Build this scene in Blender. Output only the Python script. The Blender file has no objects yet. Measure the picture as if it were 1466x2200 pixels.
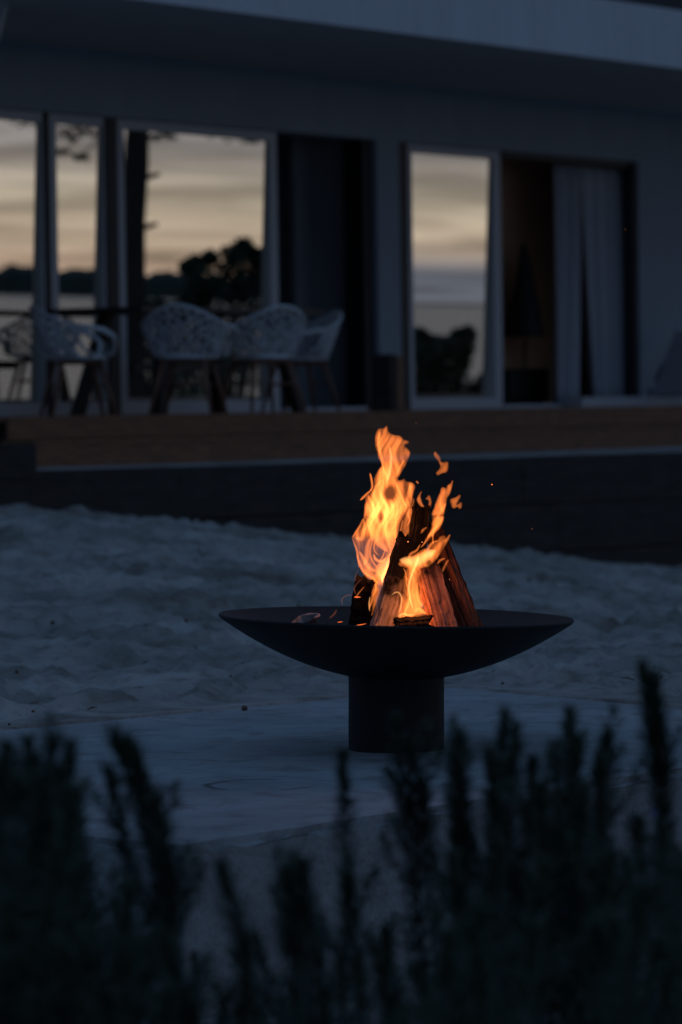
import bpy, bmesh, math, random
import numpy as np
from mathutils import Vector, Matrix
from mathutils.geometry import delaunay_2d_cdt
R = math.radians
random.seed(7); rng = np.random.default_rng(7)
scene = bpy.context.scene
col = scene.collection

# ------------------------------------------------------------------ camera
CAM_Z, FPX, PITCH, ROLL = 0.885, 8250.0, R(1.611), R(-0.8)
cd = bpy.data.cameras.new('camera'); cam = bpy.data.objects.new('camera', cd); col.objects.link(cam)
cd.sensor_fit = 'VERTICAL'; cd.sensor_height = 36.0; cd.sensor_width = 24.0; cd.lens = 135.0
cd.clip_start = 0.1; cd.clip_end = 9000
CM = Matrix.Rotation(math.pi/2 - PITCH, 4, 'X') @ Matrix.Rotation(ROLL, 4, 'Z')
CM.translation = (0, 0, CAM_Z)
cam.matrix_world = CM
cd.dof.use_dof = True; cd.dof.focus_distance = 9.75; cd.dof.aperture_fstop = 4.5; cd.dof.aperture_blades = 9
scene.camera = cam
C3 = CM.to_3x3()

# ------------------------------------------------------------------ sky and exposure
SUN_AZ = 96.0            # compass angle of the afterglow, from the view axis towards the right
w = bpy.data.worlds.new('World'); scene.world = w; w.use_nodes = True
nt = w.node_tree; nt.nodes.clear()
def N(t, **k):
    n = nt.nodes.new(t)
    for a, b in k.items(): setattr(n, a, b)
    return n
L = lambda a, b: nt.links.new(a, b)
out = N('ShaderNodeOutputWorld'); bg = N('ShaderNodeBackground'); bg.inputs['Strength'].default_value = 1.0
sky = N('ShaderNodeTexSky', sky_type='NISHITA', sun_disc=False, sun_elevation=R(1.0), sun_rotation=R(SUN_AZ),
        altitude=0, air_density=1.0, dust_density=1.0, ozone_density=6.0)
SKY_STRENGTH = 0.02
tc = N('ShaderNodeTexCoord')
sep = N('ShaderNodeSeparateXYZ'); L(tc.outputs['Generated'], sep.inputs[0])
skym = N('ShaderNodeVectorMath', operation='SCALE'); skym.inputs['Scale'].default_value = SKY_STRENGTH
L(sky.outputs[0], skym.inputs[0])
# high thin cloud after sunset: cream at the sunset horizon, slate blue overhead
zz = N('ShaderNodeMath', operation='MAXIMUM'); L(sep.outputs['Z'], zz.inputs[0]); zz.inputs[1].default_value = 0.0
sq = N('ShaderNodeMath', operation='POWER'); L(zz.outputs[0], sq.inputs[0]); sq.inputs[1].default_value = 0.5
def ramp(stops):
    r = N('ShaderNodeValToRGB'); e = r.color_ramp.elements
    while len(e) < len(stops): e.new(.5)
    for k, (p, c) in enumerate(stops): e[k].position = p; e[k].color = (*c, 1)
    L(sq.outputs[0], r.inputs[0]); return r
west = ramp([(0, (.46, .34, .29)), (.085, (.50, .40, .33)), (.13, (.66, .58, .49)), (.155, (.64, .59, .51)), (.195, (.34, .34, .37)), (.27, (.16, .18, .23)), (.42, (.075, .105, .16)), (.65, (.075, .137, .24)), (1, (.098, .195, .365))])
east = ramp([(0, (.04, .06, .10)), (.3, (.05, .08, .14)), (.65, (.075, .13, .23)), (1, (.098, .195, .365))])
dt = N('ShaderNodeVectorMath', operation='DOT_PRODUCT'); L(tc.outputs['Generated'], dt.inputs[0]); dt.inputs[1].default_value = (math.sin(R(SUN_AZ)), math.cos(R(SUN_AZ)), 0)
az = N('ShaderNodeMapRange', interpolation_type='SMOOTHSTEP'); L(dt.outputs['Value'], az.inputs['Value']); az.inputs['From Min'].default_value = 0.2; az.inputs['From Max'].default_value = 1.0
hz = N('ShaderNodeMix', data_type='RGBA'); L(az.outputs[0], hz.inputs['Factor']); L(east.outputs[0], hz.inputs['A']); L(west.outputs[0], hz.inputs['B'])
bk = N('ShaderNodeMapRange', interpolation_type='SMOOTHSTEP'); L(dt.outputs['Value'], bk.inputs['Value']); bk.inputs['From Min'].default_value = .912; bk.inputs['From Max'].default_value = .893
bz = N('ShaderNodeMapRange', interpolation_type='SMOOTHSTEP'); L(sq.outputs[0], bz.inputs['Value']); bz.inputs['From Min'].default_value = .125; bz.inputs['From Max'].default_value = .075
bb = N('ShaderNodeMath', operation='MULTIPLY'); L(bk.outputs[0], bb.inputs[0]); L(bz.outputs[0], bb.inputs[1])
hz0 = hz; hz = N('ShaderNodeMix', data_type='RGBA'); L(bb.outputs[0], hz.inputs['Factor']); L(hz0.outputs['Result'], hz.inputs['A']); hz.inputs['B'].default_value = (.16, .20, .28, 1)
# streaks: direction projected on a plane overhead
za = N('ShaderNodeMath', operation='ADD'); L(zz.outputs[0], za.inputs[0]); za.inputs[1].default_value = 0.035
dv = N('ShaderNodeVectorMath', operation='DIVIDE'); L(tc.outputs['Generated'], dv.inputs[0])
cz = N('ShaderNodeCombineXYZ'); [L(za.outputs[0], cz.inputs[i]) for i in range(3)]
L(cz.outputs[0], dv.inputs[1])
mp = N('ShaderNodeMapping'); L(dv.outputs[0], mp.inputs[0]); mp.inputs['Rotation'].default_value = (0, 0, R(8)); mp.inputs['Scale'].default_value = (0.42, 0.5, 0.0)
nz = N('ShaderNodeTexNoise'); nz.inputs['Scale'].default_value = 1.0; nz.inputs['Detail'].default_value = 4; nz.inputs['Roughness'].default_value = 0.5
nz.inputs['Distortion'].default_value = 1.0
L(mp.outputs[0], nz.inputs['Vector'])
cr = N('ShaderNodeMapRange'); L(nz.outputs['Fac'], cr.inputs['Value']); cr.inputs['From Min'].default_value = .34; cr.inputs['From Max'].default_value = .62
cr.inputs['To Min'].default_value = .52; cr.inputs['To Max'].default_value = 1.08
cs = N('ShaderNodeVectorMath', operation='SCALE'); L(hz.outputs['Result'], cs.inputs[0]); L(cr.outputs[0], cs.inputs['Scale'])
ad_ = N('ShaderNodeVectorMath', operation='ADD'); L(skym.outputs[0], ad_.inputs[0]); L(cs.outputs[0], ad_.inputs[1])
L(ad_.outputs[0], bg.inputs['Color']); L(bg.outputs[0], out.inputs[0])

scene.view_settings.view_transform = 'Standard'; scene.view_settings.look = 'None'
scene.view_settings.exposure = 0.0; scene.view_settings.gamma = 1.0; scene.view_settings.use_curve_mapping = False
scene.cycles.use_denoising = True
scene.cycles.transparent_max_bounces = 96
scene.cycles.max_bounces = 8; scene.cycles.volume_bounces = 0
scene.cycles.sample_clamp_indirect = 4.0; scene.cycles.sample_clamp_direct = 1.7

# ------------------------------------------------------------------ helpers
def ray(x, y):
    d = C3 @ Vector(((x-733)/FPX, (1100-y)/FPX, -1.0))
    return d / d.y
def atY(x, y, Y): d = ray(x, y); return Vector((0, 0, CAM_Z)) + d*Y
def atZ(x, y, z): d = ray(x, y); return Vector((0, 0, CAM_Z)) + d*((z-CAM_Z)/d.z)

def vnoise(x, y, seed=0):
    x = np.asarray(x, float); y = np.asarray(y, float)
    xi = np.floor(x).astype(np.int64); yi = np.floor(y).astype(np.int64)
    xf = x-xi; yf = y-yi
    xf = xf*xf*(3-2*xf); yf = yf*yf*(3-2*yf)
    def h(a, b):
        v = (a*374761393 + b*668265263 + seed*974634777) & 0xFFFFFFFF
        v = ((v ^ (v >> 13))*1274126177) & 0xFFFFFFFF
        return ((v ^ (v >> 16)) & 0xFFFF)/65535.0
    return (h(xi, yi)*(1-xf)+h(xi+1, yi)*xf)*(1-yf)+(h(xi, yi+1)*(1-xf)+h(xi+1, yi+1)*xf)*yf
def fbm(x, y, o=4, seed=0):
    s = 0; a = .5
    for i in range(o):
        s = s + a*vnoise(x*2**i, y*2**i, seed+i*17); a *= .5
    return s

def material(name, color, rough=0.7, var=0.0, scale=8.0, stretch=(1, 1, 1), bump=0.0, bscale=None, metal=0.0, color2=None, spec=0.5, detail=6):
    m = bpy.data.materials.new(name); m.use_nodes = True
    t = m.node_tree; b = t.nodes['Principled BSDF']
    b.inputs['Roughness'].default_value = rough; b.inputs['Metallic'].default_value = metal
    b.inputs['Specular IOR Level'].default_value = spec
    c = (*color, 1)
    b.inputs['Base Color'].default_value = c
    if var or color2 or bump:
        tcn = t.nodes.new('ShaderNodeTexCoord'); mpn = t.nodes.new('ShaderNodeMapping'); mpn.inputs['Scale'].default_value = stretch
        t.links.new(tcn.outputs['Object'], mpn.inputs[0])
        n = t.nodes.new('ShaderNodeTexNoise'); n.inputs['Scale'].default_value = scale; n.inputs['Detail'].default_value = detail; n.inputs['Roughness'].default_value = .6
        t.links.new(mpn.outputs[0], n.inputs['Vector'])
        if var or color2:
            r = t.nodes.new('ShaderNodeValToRGB'); r.color_ramp.elements[0].position = .3; r.color_ramp.elements[1].position = .7
            c2 = color2 or tuple(min(1, v*(1+var)) for v in color)
            c1 = color if color2 else tuple(v*(1-var) for v in color)
            r.color_ramp.elements[0].color = (*c1, 1); r.color_ramp.elements[1].color = (*c2, 1)
            t.links.new(n.outputs['Fac'], r.inputs[0]); t.links.new(r.outputs[0], b.inputs['Base Color'])
        if bump:
            n2 = t.nodes.new('ShaderNodeTexNoise'); n2.inputs['Scale'].default_value = bscale or scale*3; n2.inputs['Detail'].default_value = 8
            t.links.new(mpn.outputs[0], n2.inputs['Vector'])
            bp = t.nodes.new('ShaderNodeBump'); bp.inputs['Strength'].default_value = 1.0; bp.inputs['Distance'].default_value = bump
            t.links.new(n2.outputs['Fac'], bp.inputs['Height']); t.links.new(bp.outputs[0], b.inputs['Normal'])
    return m

def mesh_obj(name, verts, faces, mat=None, parent=None, smooth=False, ploc=None, mats=None, fmat=None):
    me = bpy.data.meshes.new(name)
    me.from_pydata([tuple(v) for v in verts], [], faces)
    if mats:
        for m in mats: me.materials.append(m)
        if fmat is not None: me.polygons.foreach_set('material_index', np.asarray(fmat, np.int32))
    elif mat: me.materials.append(mat)
    if smooth: me.polygons.foreach_set('use_smooth', [True]*len(me.polygons))
    me.update()
    o = bpy.data.objects.new(name, me); col.objects.link(o)
    if parent:
        o.parent = parent
        if ploc is not None: o.matrix_parent_inverse = Matrix.Translation(-Vector(ploc))
    return o
def tag(o, label, cat, group=None):
    o['label'] = label; o['category'] = cat
    if group: o['group'] = group
    return o
def thing(name, label, cat, loc=(0, 0, 0), rotz=0, group=None):
    o = bpy.data.objects.new(name, None); col.objects.link(o); o.empty_display_size = .1
    o.location = loc; o.rotation_euler = (0, 0, rotz)
    return tag(o, label, cat, group)
def structure(o): o['kind'] = 'structure'; return o

class MB:
    def __init__(s): s.v = []; s.f = []; s.m = []; s.cur = 0
    def face(s, *idx): s.f.append(tuple(idx)); s.m.append(s.cur)
    def hexa(s, pts):
        n = len(s.v); s.v += [Vector(p) for p in pts]
        for q in ((0, 3, 2, 1), (4, 5, 6, 7), (0, 1, 5, 4), (1, 2, 6, 5), (2, 3, 7, 6), (3, 0, 4, 7)): s.face(*[n+i for i in q])
    def box(s, x0, x1, y0, y1, z0, z1):
        s.hexa([(x0, y0, z0), (x1, y0, z0), (x1, y1, z0), (x0, y1, z0), (x0, y0, z1), (x1, y0, z1), (x1, y1, z1), (x0, y1, z1)])
    def tube(s, path, rad, seg=8, caps=True, ref=None):
        path = [Vector(p) for p in path]; n0 = len(s.v)
        if not hasattr(rad, '__len__'): rad = [rad]*len(path)
        for i, p in enumerate(path):
            t = (path[min(i+1, len(path)-1)]-path[max(i-1, 0)]).normalized()
            r0 = Vector(ref) if ref is not None else (Vector((0, 0, 1)) if abs(t.z) < .9 else Vector((1, 0, 0)))
            a = t.cross(r0).normalized(); b = a.cross(t).normalized()
            for k in range(seg):
                q = 2*math.pi*k/seg
                s.v.append(p+(a*math.cos(q)+b*math.sin(q))*rad[i])
        for i in range(len(path)-1):
            for k in range(seg):
                k2 = (k+1) % seg
                s.face(n0+i*seg+k, n0+i*seg+k2, n0+(i+1)*seg+k2, n0+(i+1)*seg+k)
        if caps:
            s.face(*[n0+k for k in reversed(range(seg))]); s.face(*[n0+(len(path)-1)*seg+k for k in range(seg)])
    def lathe(s, prof, seg=64, close=False):
        n0 = len(s.v); m = len(prof)
        for k in range(seg):
            a = 2*math.pi*k/seg
            for r, z in prof: s.v.append(Vector((r*math.cos(a), r*math.sin(a), z)))
        for k in range(seg):
            k2 = (k+1) % seg
            for i in range(m-1 if not close else m):
                j = (i+1) % m
                s.face(n0+k*m+i, n0+k2*m+i, n0+k2*m+j, n0+k*m+j)
    def build(s, name, mat=None, parent=None, smooth=False, ploc=None, mats=None):
        return mesh_obj(name, s.v, s.f, mat, parent, smooth, ploc, mats, s.m if mats else None)

def copy_tree(o, parent=None):
    c = o.copy(); col.objects.link(c); c.parent = parent
    for ch in o.children: copy_tree(ch, c)
    return c

# ------------------------------------------------------------------ materials
M = {}
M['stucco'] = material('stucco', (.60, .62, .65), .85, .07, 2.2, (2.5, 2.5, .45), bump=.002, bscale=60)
M['wall'] = material('shaded_stucco', (.36, .41, .46), .9, .06, 2.0, (1.5, 1.5, .6), bump=.002, bscale=60)  # white stucco again, with the shade under the canopy put into its colour
M['soffit'] = material('soffit_paint', (.5, .5, .5), .8, .05, 2)
M['white_frame'] = material('white_aluminium', (.6, .62, .65), .45)
M['dark_frame'] = material('dark_gasket', (.02, .02, .022), .5)
M['dark_clad'] = material('dark_cladding', (.03, .028, .027), .7, .3, 5)
M['deck'] = material('deck_timber', (.20, .085, .04), .6, .35, 6, (1, 1, 6), bump=.002)
M['sleeper'] = material('tarred_timber', (.035, .026, .022), .8, .45, 5, (1, 1, 4), bump=.006, bscale=18)
M['steel'] = material('blackened_steel', (.007, .007, .0075), .62, .5, 14, bump=.0008, bscale=120, metal=.0, spec=.35)
M['inner_steel'] = material('scorched_steel', (.02, .02, .024), .42, .5, 9, metal=.5)
M['chair'] = material('white_resin', (.62, .64, .66), .45)
M['legwood'] = material('leg_timber', (.19, .085, .05), .5, .25, 9, (1, 1, .2))
M['tabletop'] = material('table_timber', (.025, .016, .012), .45, .3, 6)
M['curtain'] = material('curtain_linen', (.5, .52, .57), .9, .08, 30)
M['room'] = material('room_wall', (.36, .38, .40), .9)
M['room_brown'] = material('room_brown', (.80, .44, .26), .9, .12, 2)
M['room_floor'] = material('room_floor', (.03, .025, .02), .6)
M['dark_obj'] = material('dark_furnishing', (.012, .010, .009), .7)
M['rose_leaf'] = material('rosemary_needles', (.050, .072, .044), .55, .5, 60)
M['rose_stem'] = material('rosemary_stem', (.05, .04, .025), .8)
M['rose_flower'] = material('rosemary_flower', (.22, .30, .75), .6)
M['bush_leaf'] = material('bush_leaf', (.03, .05, .025), .6, .5, 4)
M['bark'] = material('pine_bark', (.045, .032, .024), .9, .4, 4, (1, 1, .3), bump=.02, bscale=10)
M['far'] = material('far_wood', (.014, .02, .014), .9, .4, .05)
M['ash'] = material('ash_bed', (.05, .045, .045), .95, .6, 30, bump=.004, bscale=90)
M['charcoal'] = material('charcoal', (.006, .006, .007), .75, .5, 40, bump=.003, bscale=70, spec=.3)
M['leaf_litter'] = material('dry_leaf', (.10, .05, .03), .8, .4, 30)
M['lounge'] = material('lounge_fabric', (.5, .52, .55), .8)

def sand_material():
    m = bpy.data.materials.new('sand'); m.use_nodes = True
    t = m.node_tree; b = t.nodes['Principled BSDF']; b.inputs['Roughness'].default_value = .95; b.inputs['Specular IOR Level'].default_value = .15
    tcn = t.nodes.new('ShaderNodeTexCoord')
    n1 = t.nodes.new('ShaderNodeTexNoise'); n1.inputs['Scale'].default_value = 1.1; n1.inputs['Detail'].default_value = 8; n1.inputs['Roughness'].default_value = .62
    t.links.new(tcn.outputs['Object'], n1.inputs['Vector'])
    r = t.nodes.new('ShaderNodeValToRGB'); r.color_ramp.elements[0].position = .36; r.color_ramp.elements[1].position = .62
    r.color_ramp.elements[0].color = (.24, .21, .185, 1); r.color_ramp.elements[1].color = (.43, .40, .365, 1)
    t.links.new(n1.outputs['Fac'], r.inputs[0])
    n2 = t.nodes.new('ShaderNodeTexNoise'); n2.inputs['Scale'].default_value = 7; n2.inputs['Detail'].default_value = 9; n2.inputs['Roughness'].default_value = .7
    t.links.new(tcn.outputs['Object'], n2.inputs['Vector'])
    r2 = t.nodes.new('ShaderNodeValToRGB'); r2.color_ramp.elements[0].position = .34; r2.color_ramp.elements[1].position = .54
    r2.color_ramp.elements[0].color = (.55, .5, .48, 1); r2.color_ramp.elements[1].color = (1, 1, 1, 1)
    t.links.new(n2.outputs['Fac'], r2.inputs[0])
    mx = t.nodes.new('ShaderNodeMix'); mx.data_type = 'RGBA'; mx.blend_type = 'MULTIPLY'; mx.inputs['Factor'].default_value = 1
    t.links.new(r.outputs[0], mx.inputs['A']); t.links.new(r2.outputs[0], mx.inputs['B'])
    t.links.new(mx.outputs['Result'], b.inputs['Base Color'])
    n3 = t.nodes.new('ShaderNodeTexNoise'); n3.inputs['Scale'].default_value = 60; n3.inputs['Detail'].default_value = 8
    t.links.new(tcn.outputs['Object'], n3.inputs['Vector'])
    bp = t.nodes.new('ShaderNodeBump'); bp.inputs['Distance'].default_value = .012; t.links.new(n3.outputs['Fac'], bp.inputs['Height']); t.links.new(bp.outputs[0], b.inputs['Normal'])
    return m
M['sand'] = sand_material()

def glass_material():
    m = bpy.data.materials.new('coated_glass'); m.use_nodes = True
    t = m.node_tree; t.nodes.clear()
    o = t.nodes.new('ShaderNodeOutputMaterial'); mx = t.nodes.new('ShaderNodeMixShader'); mx.inputs[0].default_value = .78
    tr = t.nodes.new('ShaderNodeBsdfTransparent'); tr.inputs[0].default_value = (.6, .58, .55, 1)
    g = t.nodes.new('ShaderNodeBsdfGlossy'); g.inputs['Color'].default_value = (1, .93, .82, 1); g.inputs['Roughness'].default_value = .0
    t.links.new(tr.outputs[0], mx.inputs[1]); t.links.new(g.outputs[0], mx.inputs[2]); t.links.new(mx.outputs[0], o.inputs[0])
    return m
M['glass'] = glass_material()

def water_material():
    m = material('lake_water', (.02, .03, .04), .16, 0)
    t = m.node_tree; b = t.nodes['Principled BSDF']; b.inputs['IOR'].default_value = 1.33
    tcn = t.nodes.new('ShaderNodeTexCoord'); n = t.nodes.new('ShaderNodeTexNoise'); n.inputs['Scale'].default_value = .4; n.inputs['Detail'].default_value = 4
    t.links.new(tcn.outputs['Object'], n.inputs['Vector'])
    bp = t.nodes.new('ShaderNodeBump'); bp.inputs['Distance'].default_value = .22; t.links.new(n.outputs['Fac'], bp.inputs['Height']); t.links.new(bp.outputs[0], b.inputs['Normal'])
    return m
M['water'] = water_material()

# ------------------------------------------------------------------ layout of the slab, house line
BC = atZ(852, 1609, 0.0)                       # centre of the fire bowl's foot on the slab
slab_c = [atZ(395, 1817, 0), atZ(717, 1766, 0)]
P1 = Vector((slab_c[0].x, slab_c[0].y)); fd = (Vector((slab_c[1].x, slab_c[1].y))-P1).normalized()
fd = (fd + Vector((.62, .785)).normalized()).normalized()
PB0 = atZ(0, 1569, 0).xy; PB1 = atZ(722, 1501, 0).xy
bd = (PB1-PB0).normalized()
PC = atZ(945, 1474, 0).xy; PR = atZ(1344, 1511, 0).xy; rd = (PR-PC).normalized()
def isect(p, d, q, e):
    den = d.x*e.y-d.y*e.x
    t = ((q-p).x*e.y-(q-p).y*e.x)/den
    return p+d*t
S_back = isect(PB0, bd, PC, rd); S_right = isect(P1, fd, PC, rd)
S_left = isect(P1, Vector((-.75, .66)), PB0, bd)
slab_poly = [P1, S_right, S_back, S_left]
fn = Vector((fd.y, -fd.x))                      # points to the front (towards the camera)

U = Vector((math.sin(R(35)), math.cos(R(35)), 0)); NN = Vector((math.cos(R(35)), -math.sin(R(35)), 0))
P0 = atY(0, 865, 27.0); P0.z = 0
DECK_Z = .83
def H(a, b, z): v = P0+U*a+NN*b; return Vector((v.x, v.y, z))
def A(x, y=560, b=0.0):                          # pixel -> distance along the wall (plane offset b)
    d = ray(x, y); o = Vector((0, 0, CAM_Z)); p = P0+NN*b
    t = (p-o).xy.dot(NN.xy)/d.xy.dot(NN.xy)
    q = o+d*t
    return (q-P0).xy.dot(U.xy)
# retaining wall line
W0 = atY(-60, 1000, 21.3).xy; W1 = atY(1500, 985, 25.7).xy
wd = (W1-W0).normalized(); wn = Vector((wd.y, -wd.x))

# ------------------------------------------------------------------ ground
def ground_h(X, Y):
    X = np.asarray(X, float); Y = np.asarray(Y, float)
    zt = .067-.14*np.clip(X, -3.5, 2.5)
    k = np.clip((Y-12)/9.5, 0, 1); k = k*k*(3-2*k)
    z = zt*k
    bump = (fbm(X*.8, Y*.8, 3, 3)-.45)*.07 + (fbm(X*2.6, Y*2.6, 3, 5)-.44)*.05 + (fbm(X*7, Y*7, 4, 9)-.47)*.075
    s = (X-P1.x)*fn.x+(Y-P1.y)*fn.y
    # distance behind the back edges of the slab: bumps fade out towards it
    db = (X-PB0.x)*(-bd.y)+(Y-PB0.y)*bd.x
    dr = (X-PC.x)*(-rd.y)+(Y-PC.y)*rd.x
    dd = np.maximum(db, dr)
    edge = np.clip(dd/1.2, 0, 1)*(1-.6*np.clip((Y-18)/4, 0, 1))
    z = z+bump*edge+np.where(dd > 0, .004+.03*(fbm(X*3, Y*3, 3, 21)-.5)*np.clip(dd/.2, .15, 1), -.06)
    f = np.clip((s+.45)/.3, 0, 1); f = f*f*(3-2*f)
    z = z*(1-f)+f*(-.35+.03*(fbm(X*5, Y*5, 3, 31)-.5))
    # land falls away towards the lake on the right
    rt = np.clip((X-5)/60, 0, 2); z = z-rt*2.4
    far = np.clip((np.hypot(X, Y-15)-60)/200, 0, 1)
    return z
def axis(lo, hi, step, far):
    core = list(np.arange(lo, hi+1e-6, step)); s = step; a = hi; up = []
    while a < far: s *= 1.35; a += s; up.append(a)
    s = step; a = lo; dn = []
    while a > -far: s *= 1.35; a -= s; dn.append(a)
    return np.array(dn[::-1]+core+up)
xs = axis(-3.4, 3.4, .035, 3000); ys = axis(7.0, 26.0, .05, 3000)
XX, YY = np.meshgrid(xs, ys)
ZZ = ground_h(XX, YY)
# footprints and scuffs in the sand
for i in range(3200):
    cx = rng.uniform(-3.2, 3.2); cy = rng.uniform(10.2, 25); r = rng.uniform(.035, .10); dp = r*rng.uniform(.15, .5); an = rng.uniform(0, 3.14)
    if max((cx-PB0.x)*(-bd.y)+(cy-PB0.y)*bd.x, (cx-PC.x)*(-rd.y)+(cy-PC.y)*rd.x) < .3: continue
    i0, i1 = np.searchsorted(xs, [cx-.5, cx+.5]); j0, j1 = np.searchsorted(ys, [cy-.5, cy+.5])
    dx = XX[j0:j1, i0:i1]-cx; dy = YY[j0:j1, i0:i1]-cy
    a = dx*math.cos(an)+dy*math.sin(an); b = -dx*math.sin(an)+dy*math.cos(an)
    q = np.sqrt((a/(1.7*r))**2+(b/r)**2)*(1+.25*np.sin(3*np.arctan2(b, a)+i))
    ZZ[j0:j1, i0:i1] += dp*(-np.exp(-(q*1.3)**4)+.45*np.exp(-((q-1.25)/.3)**2))
ny, nx = XX.shape
idx = np.arange(nx*ny).reshape(ny, nx)
quads = np.stack([idx[:-1, :-1], idx[:-1, 1:], idx[1:, 1:], idx[1:, :-1]], -1).reshape(-1, 4)
g = mesh_obj('ground', np.stack([XX, YY, ZZ], -1).reshape(-1, 3).tolist(), quads.tolist(), M['sand'], smooth=True)
structure(g)
WATER_Z = -2.3
wm = MB(); wm.v = [Vector(p) for p in ((30, -3500, WATER_Z), (5000, -3500, WATER_Z), (5000, 3500, WATER_Z), (30, 3500, WATER_Z))]; wm.face(0, 1, 2, 3)
structure(wm.build('lake', M['water']))
# far wooded shore beyond the lake
hv = []; hf = []
nh = 3000
for i in range(nh):
    an = R(30+i*0.04); rr = 2300
    hgt = 8+6*float(fbm(np.array(i*.012), np.array(0.), 3, 41))+9*float(fbm(np.array(i*.16), np.array(5.), 4, 43))
    hgt *= min(1, max(.04, (an-R(69.3))/R(1.0)))
    sx, sy = math.sin(an), math.cos(an)
    for (q, hh) in ((rr, WATER_Z-.5), (rr+15, WATER_Z+hgt*.7), (rr+50, WATER_Z+hgt), (rr+400, WATER_Z+hgt*.9), (rr+420, WATER_Z-.5)): hv.append((sx*q, sy*q, hh))
for i in range(nh-1):
    for k in range(4): hf.append((i*5+k, i*5+k+1, i*5+5+k+1, i*5+5+k))
structure(mesh_obj('hills', hv, hf, M['far'], smooth=False))

# ------------------------------------------------------------------ concrete slab
def slab_material():
    m = material('slab_concrete', (.24, .245, .25), .8, 0, 2.2, color2=(.36, .36, .36), bump=.007, bscale=55)
    t = m.node_tree; b = t.nodes['Principled BSDF']
    src = b.inputs['Base Color'].links[0].from_socket
    geo = t.nodes.new('ShaderNodeNewGeometry')
    n = t.nodes.new('ShaderNodeTexNoise'); n.inputs['Scale'].default_value = 9; n.inputs['Detail'].default_value = 6
    t.links.new(geo.outputs['Position'], n.inputs['Vector'])
    # an old ring left by the foot of the bowl, broken by wear
    rc = atZ(580, 1684, 0)
    sub = t.nodes.new('ShaderNodeVectorMath'); sub.operation = 'SUBTRACT'; sub.inputs[1].default_value = (rc.x, rc.y, 0)
    t.links.new(geo.outputs['Position'], sub.inputs[0])
    ad = t.nodes.new('ShaderNodeVectorMath'); ad.operation = 'MULTIPLY_ADD'; ad.inputs[1].default_value = (.035, .035, 0); t.links.new(n.outputs['Color'], ad.inputs[0]); t.links.new(sub.outputs[0], ad.inputs[2])
    fl = t.nodes.new('ShaderNodeVectorMath'); fl.operation = 'MULTIPLY'; fl.inputs[1].default_value = (1, 1, 0); t.links.new(ad.outputs[0], fl.inputs[0])
    ln = t.nodes.new('ShaderNodeVectorMath'); ln.operation = 'LENGTH'; t.links.new(fl.outputs[0], ln.inputs[0])
    d = t.nodes.new('ShaderNodeMath'); d.operation = 'SUBTRACT'; d.inputs[1].default_value = .128; t.links.new(ln.outputs['Value'], d.inputs[0])
    ab = t.nodes.new('ShaderNodeMath'); ab.operation = 'ABSOLUTE'; t.links.new(d.outputs[0], ab.inputs[0])
    mr = t.nodes.new('ShaderNodeMapRange'); mr.inputs['From Min'].default_value = .004; mr.inputs['From Max'].default_value = .016; mr.inputs['To Min'].default_value = .3; mr.inputs['To Max'].default_value = 1
    nb_ = t.nodes.new('ShaderNodeTexNoise'); nb_.inputs['Scale'].default_value = 6; t.links.new(geo.outputs['Position'], nb_.inputs['Vector'])
    mb_ = t.nodes.new('ShaderNodeMapRange'); mb_.inputs['From Min'].default_value = .42; mb_.inputs['From Max'].default_value = .56; mb_.inputs['To Min'].default_value = .0; mb_.inputs['To Max'].default_value = .02; t.links.new(nb_.outputs['Fac'], mb_.inputs['Value'])
    aa_ = t.nodes.new('ShaderNodeMath'); aa_.operation = 'ADD'; t.links.new(ab.outputs[0], aa_.inputs[0]); t.links.new(mb_.outputs[0], aa_.inputs[1])
    t.links.new(aa_.outputs[0], mr.inputs['Value'])
    n4 = t.nodes.new('ShaderNodeTexNoise'); n4.inputs['Scale'].default_value = 8.0; n4.inputs['Detail'].default_value = 10; n4.inputs['Roughness'].default_value = .7; n4.inputs['Distortion'].default_value = .8
    t.links.new(geo.outputs['Position'], n4.inputs['Vector'])
    r4 = t.nodes.new('ShaderNodeValToRGB'); r4.color_ramp.elements[0].position = .36; r4.color_ramp.elements[0].color = (.68, .67, .66, 1); r4.color_ramp.elements[1].position = .52; r4.color_ramp.elements[1].color = (1, 1, 1, 1)
    t.links.new(n4.outputs['Fac'], r4.inputs[0])
    n.inputs['Roughness'].default_value = .75
    m1 = t.nodes.new('ShaderNodeMix'); m1.data_type = 'RGBA'; m1.blend_type = 'MULTIPLY'; m1.inputs['Factor'].default_value = 1
    t.links.new(src, m1.inputs['A']); t.links.new(r4.outputs[0], m1.inputs['B'])
    m2 = t.nodes.new('ShaderNodeMix'); m2.data_type = 'RGBA'; m2.blend_type = 'MULTIPLY'; m2.inputs['Factor'].default_value = 1
    t.links.new(m1.outputs['Result'], m2.inputs['A']); t.links.new(mr.outputs[0], m2.inputs['B'])
    t.links.new(m2.outputs['Result'], b.inputs['Base Color'])
    return m
M['slab'] = slab_material()
bm = bmesh.new()
top = [bm.verts.new((p.x, p.y, 0)) for p in slab_poly]; bot = [bm.verts.new((p.x, p.y, -.5)) for p in slab_poly]
bm.faces.new(top); bm.faces.new(bot[::-1])
for i in range(4): j = (i+1) % 4; bm.faces.new((top[j], top[i], bot[i], bot[j]))
bmesh.ops.recalc_face_normals(bm, faces=bm.faces)
ed = [e for e in bm.edges if e.verts[0] in top and e.verts[1] in top]
bmesh.ops.subdivide_edges(bm, edges=ed, cuts=60, use_grid_fill=False)
ed = [e for e in bm.edges if all(abs(v.co.z) < 1e-6 for v in e.verts)]
bmesh.ops.bevel(bm, geom=ed, offset=.012, segments=2, affect='EDGES')
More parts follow.
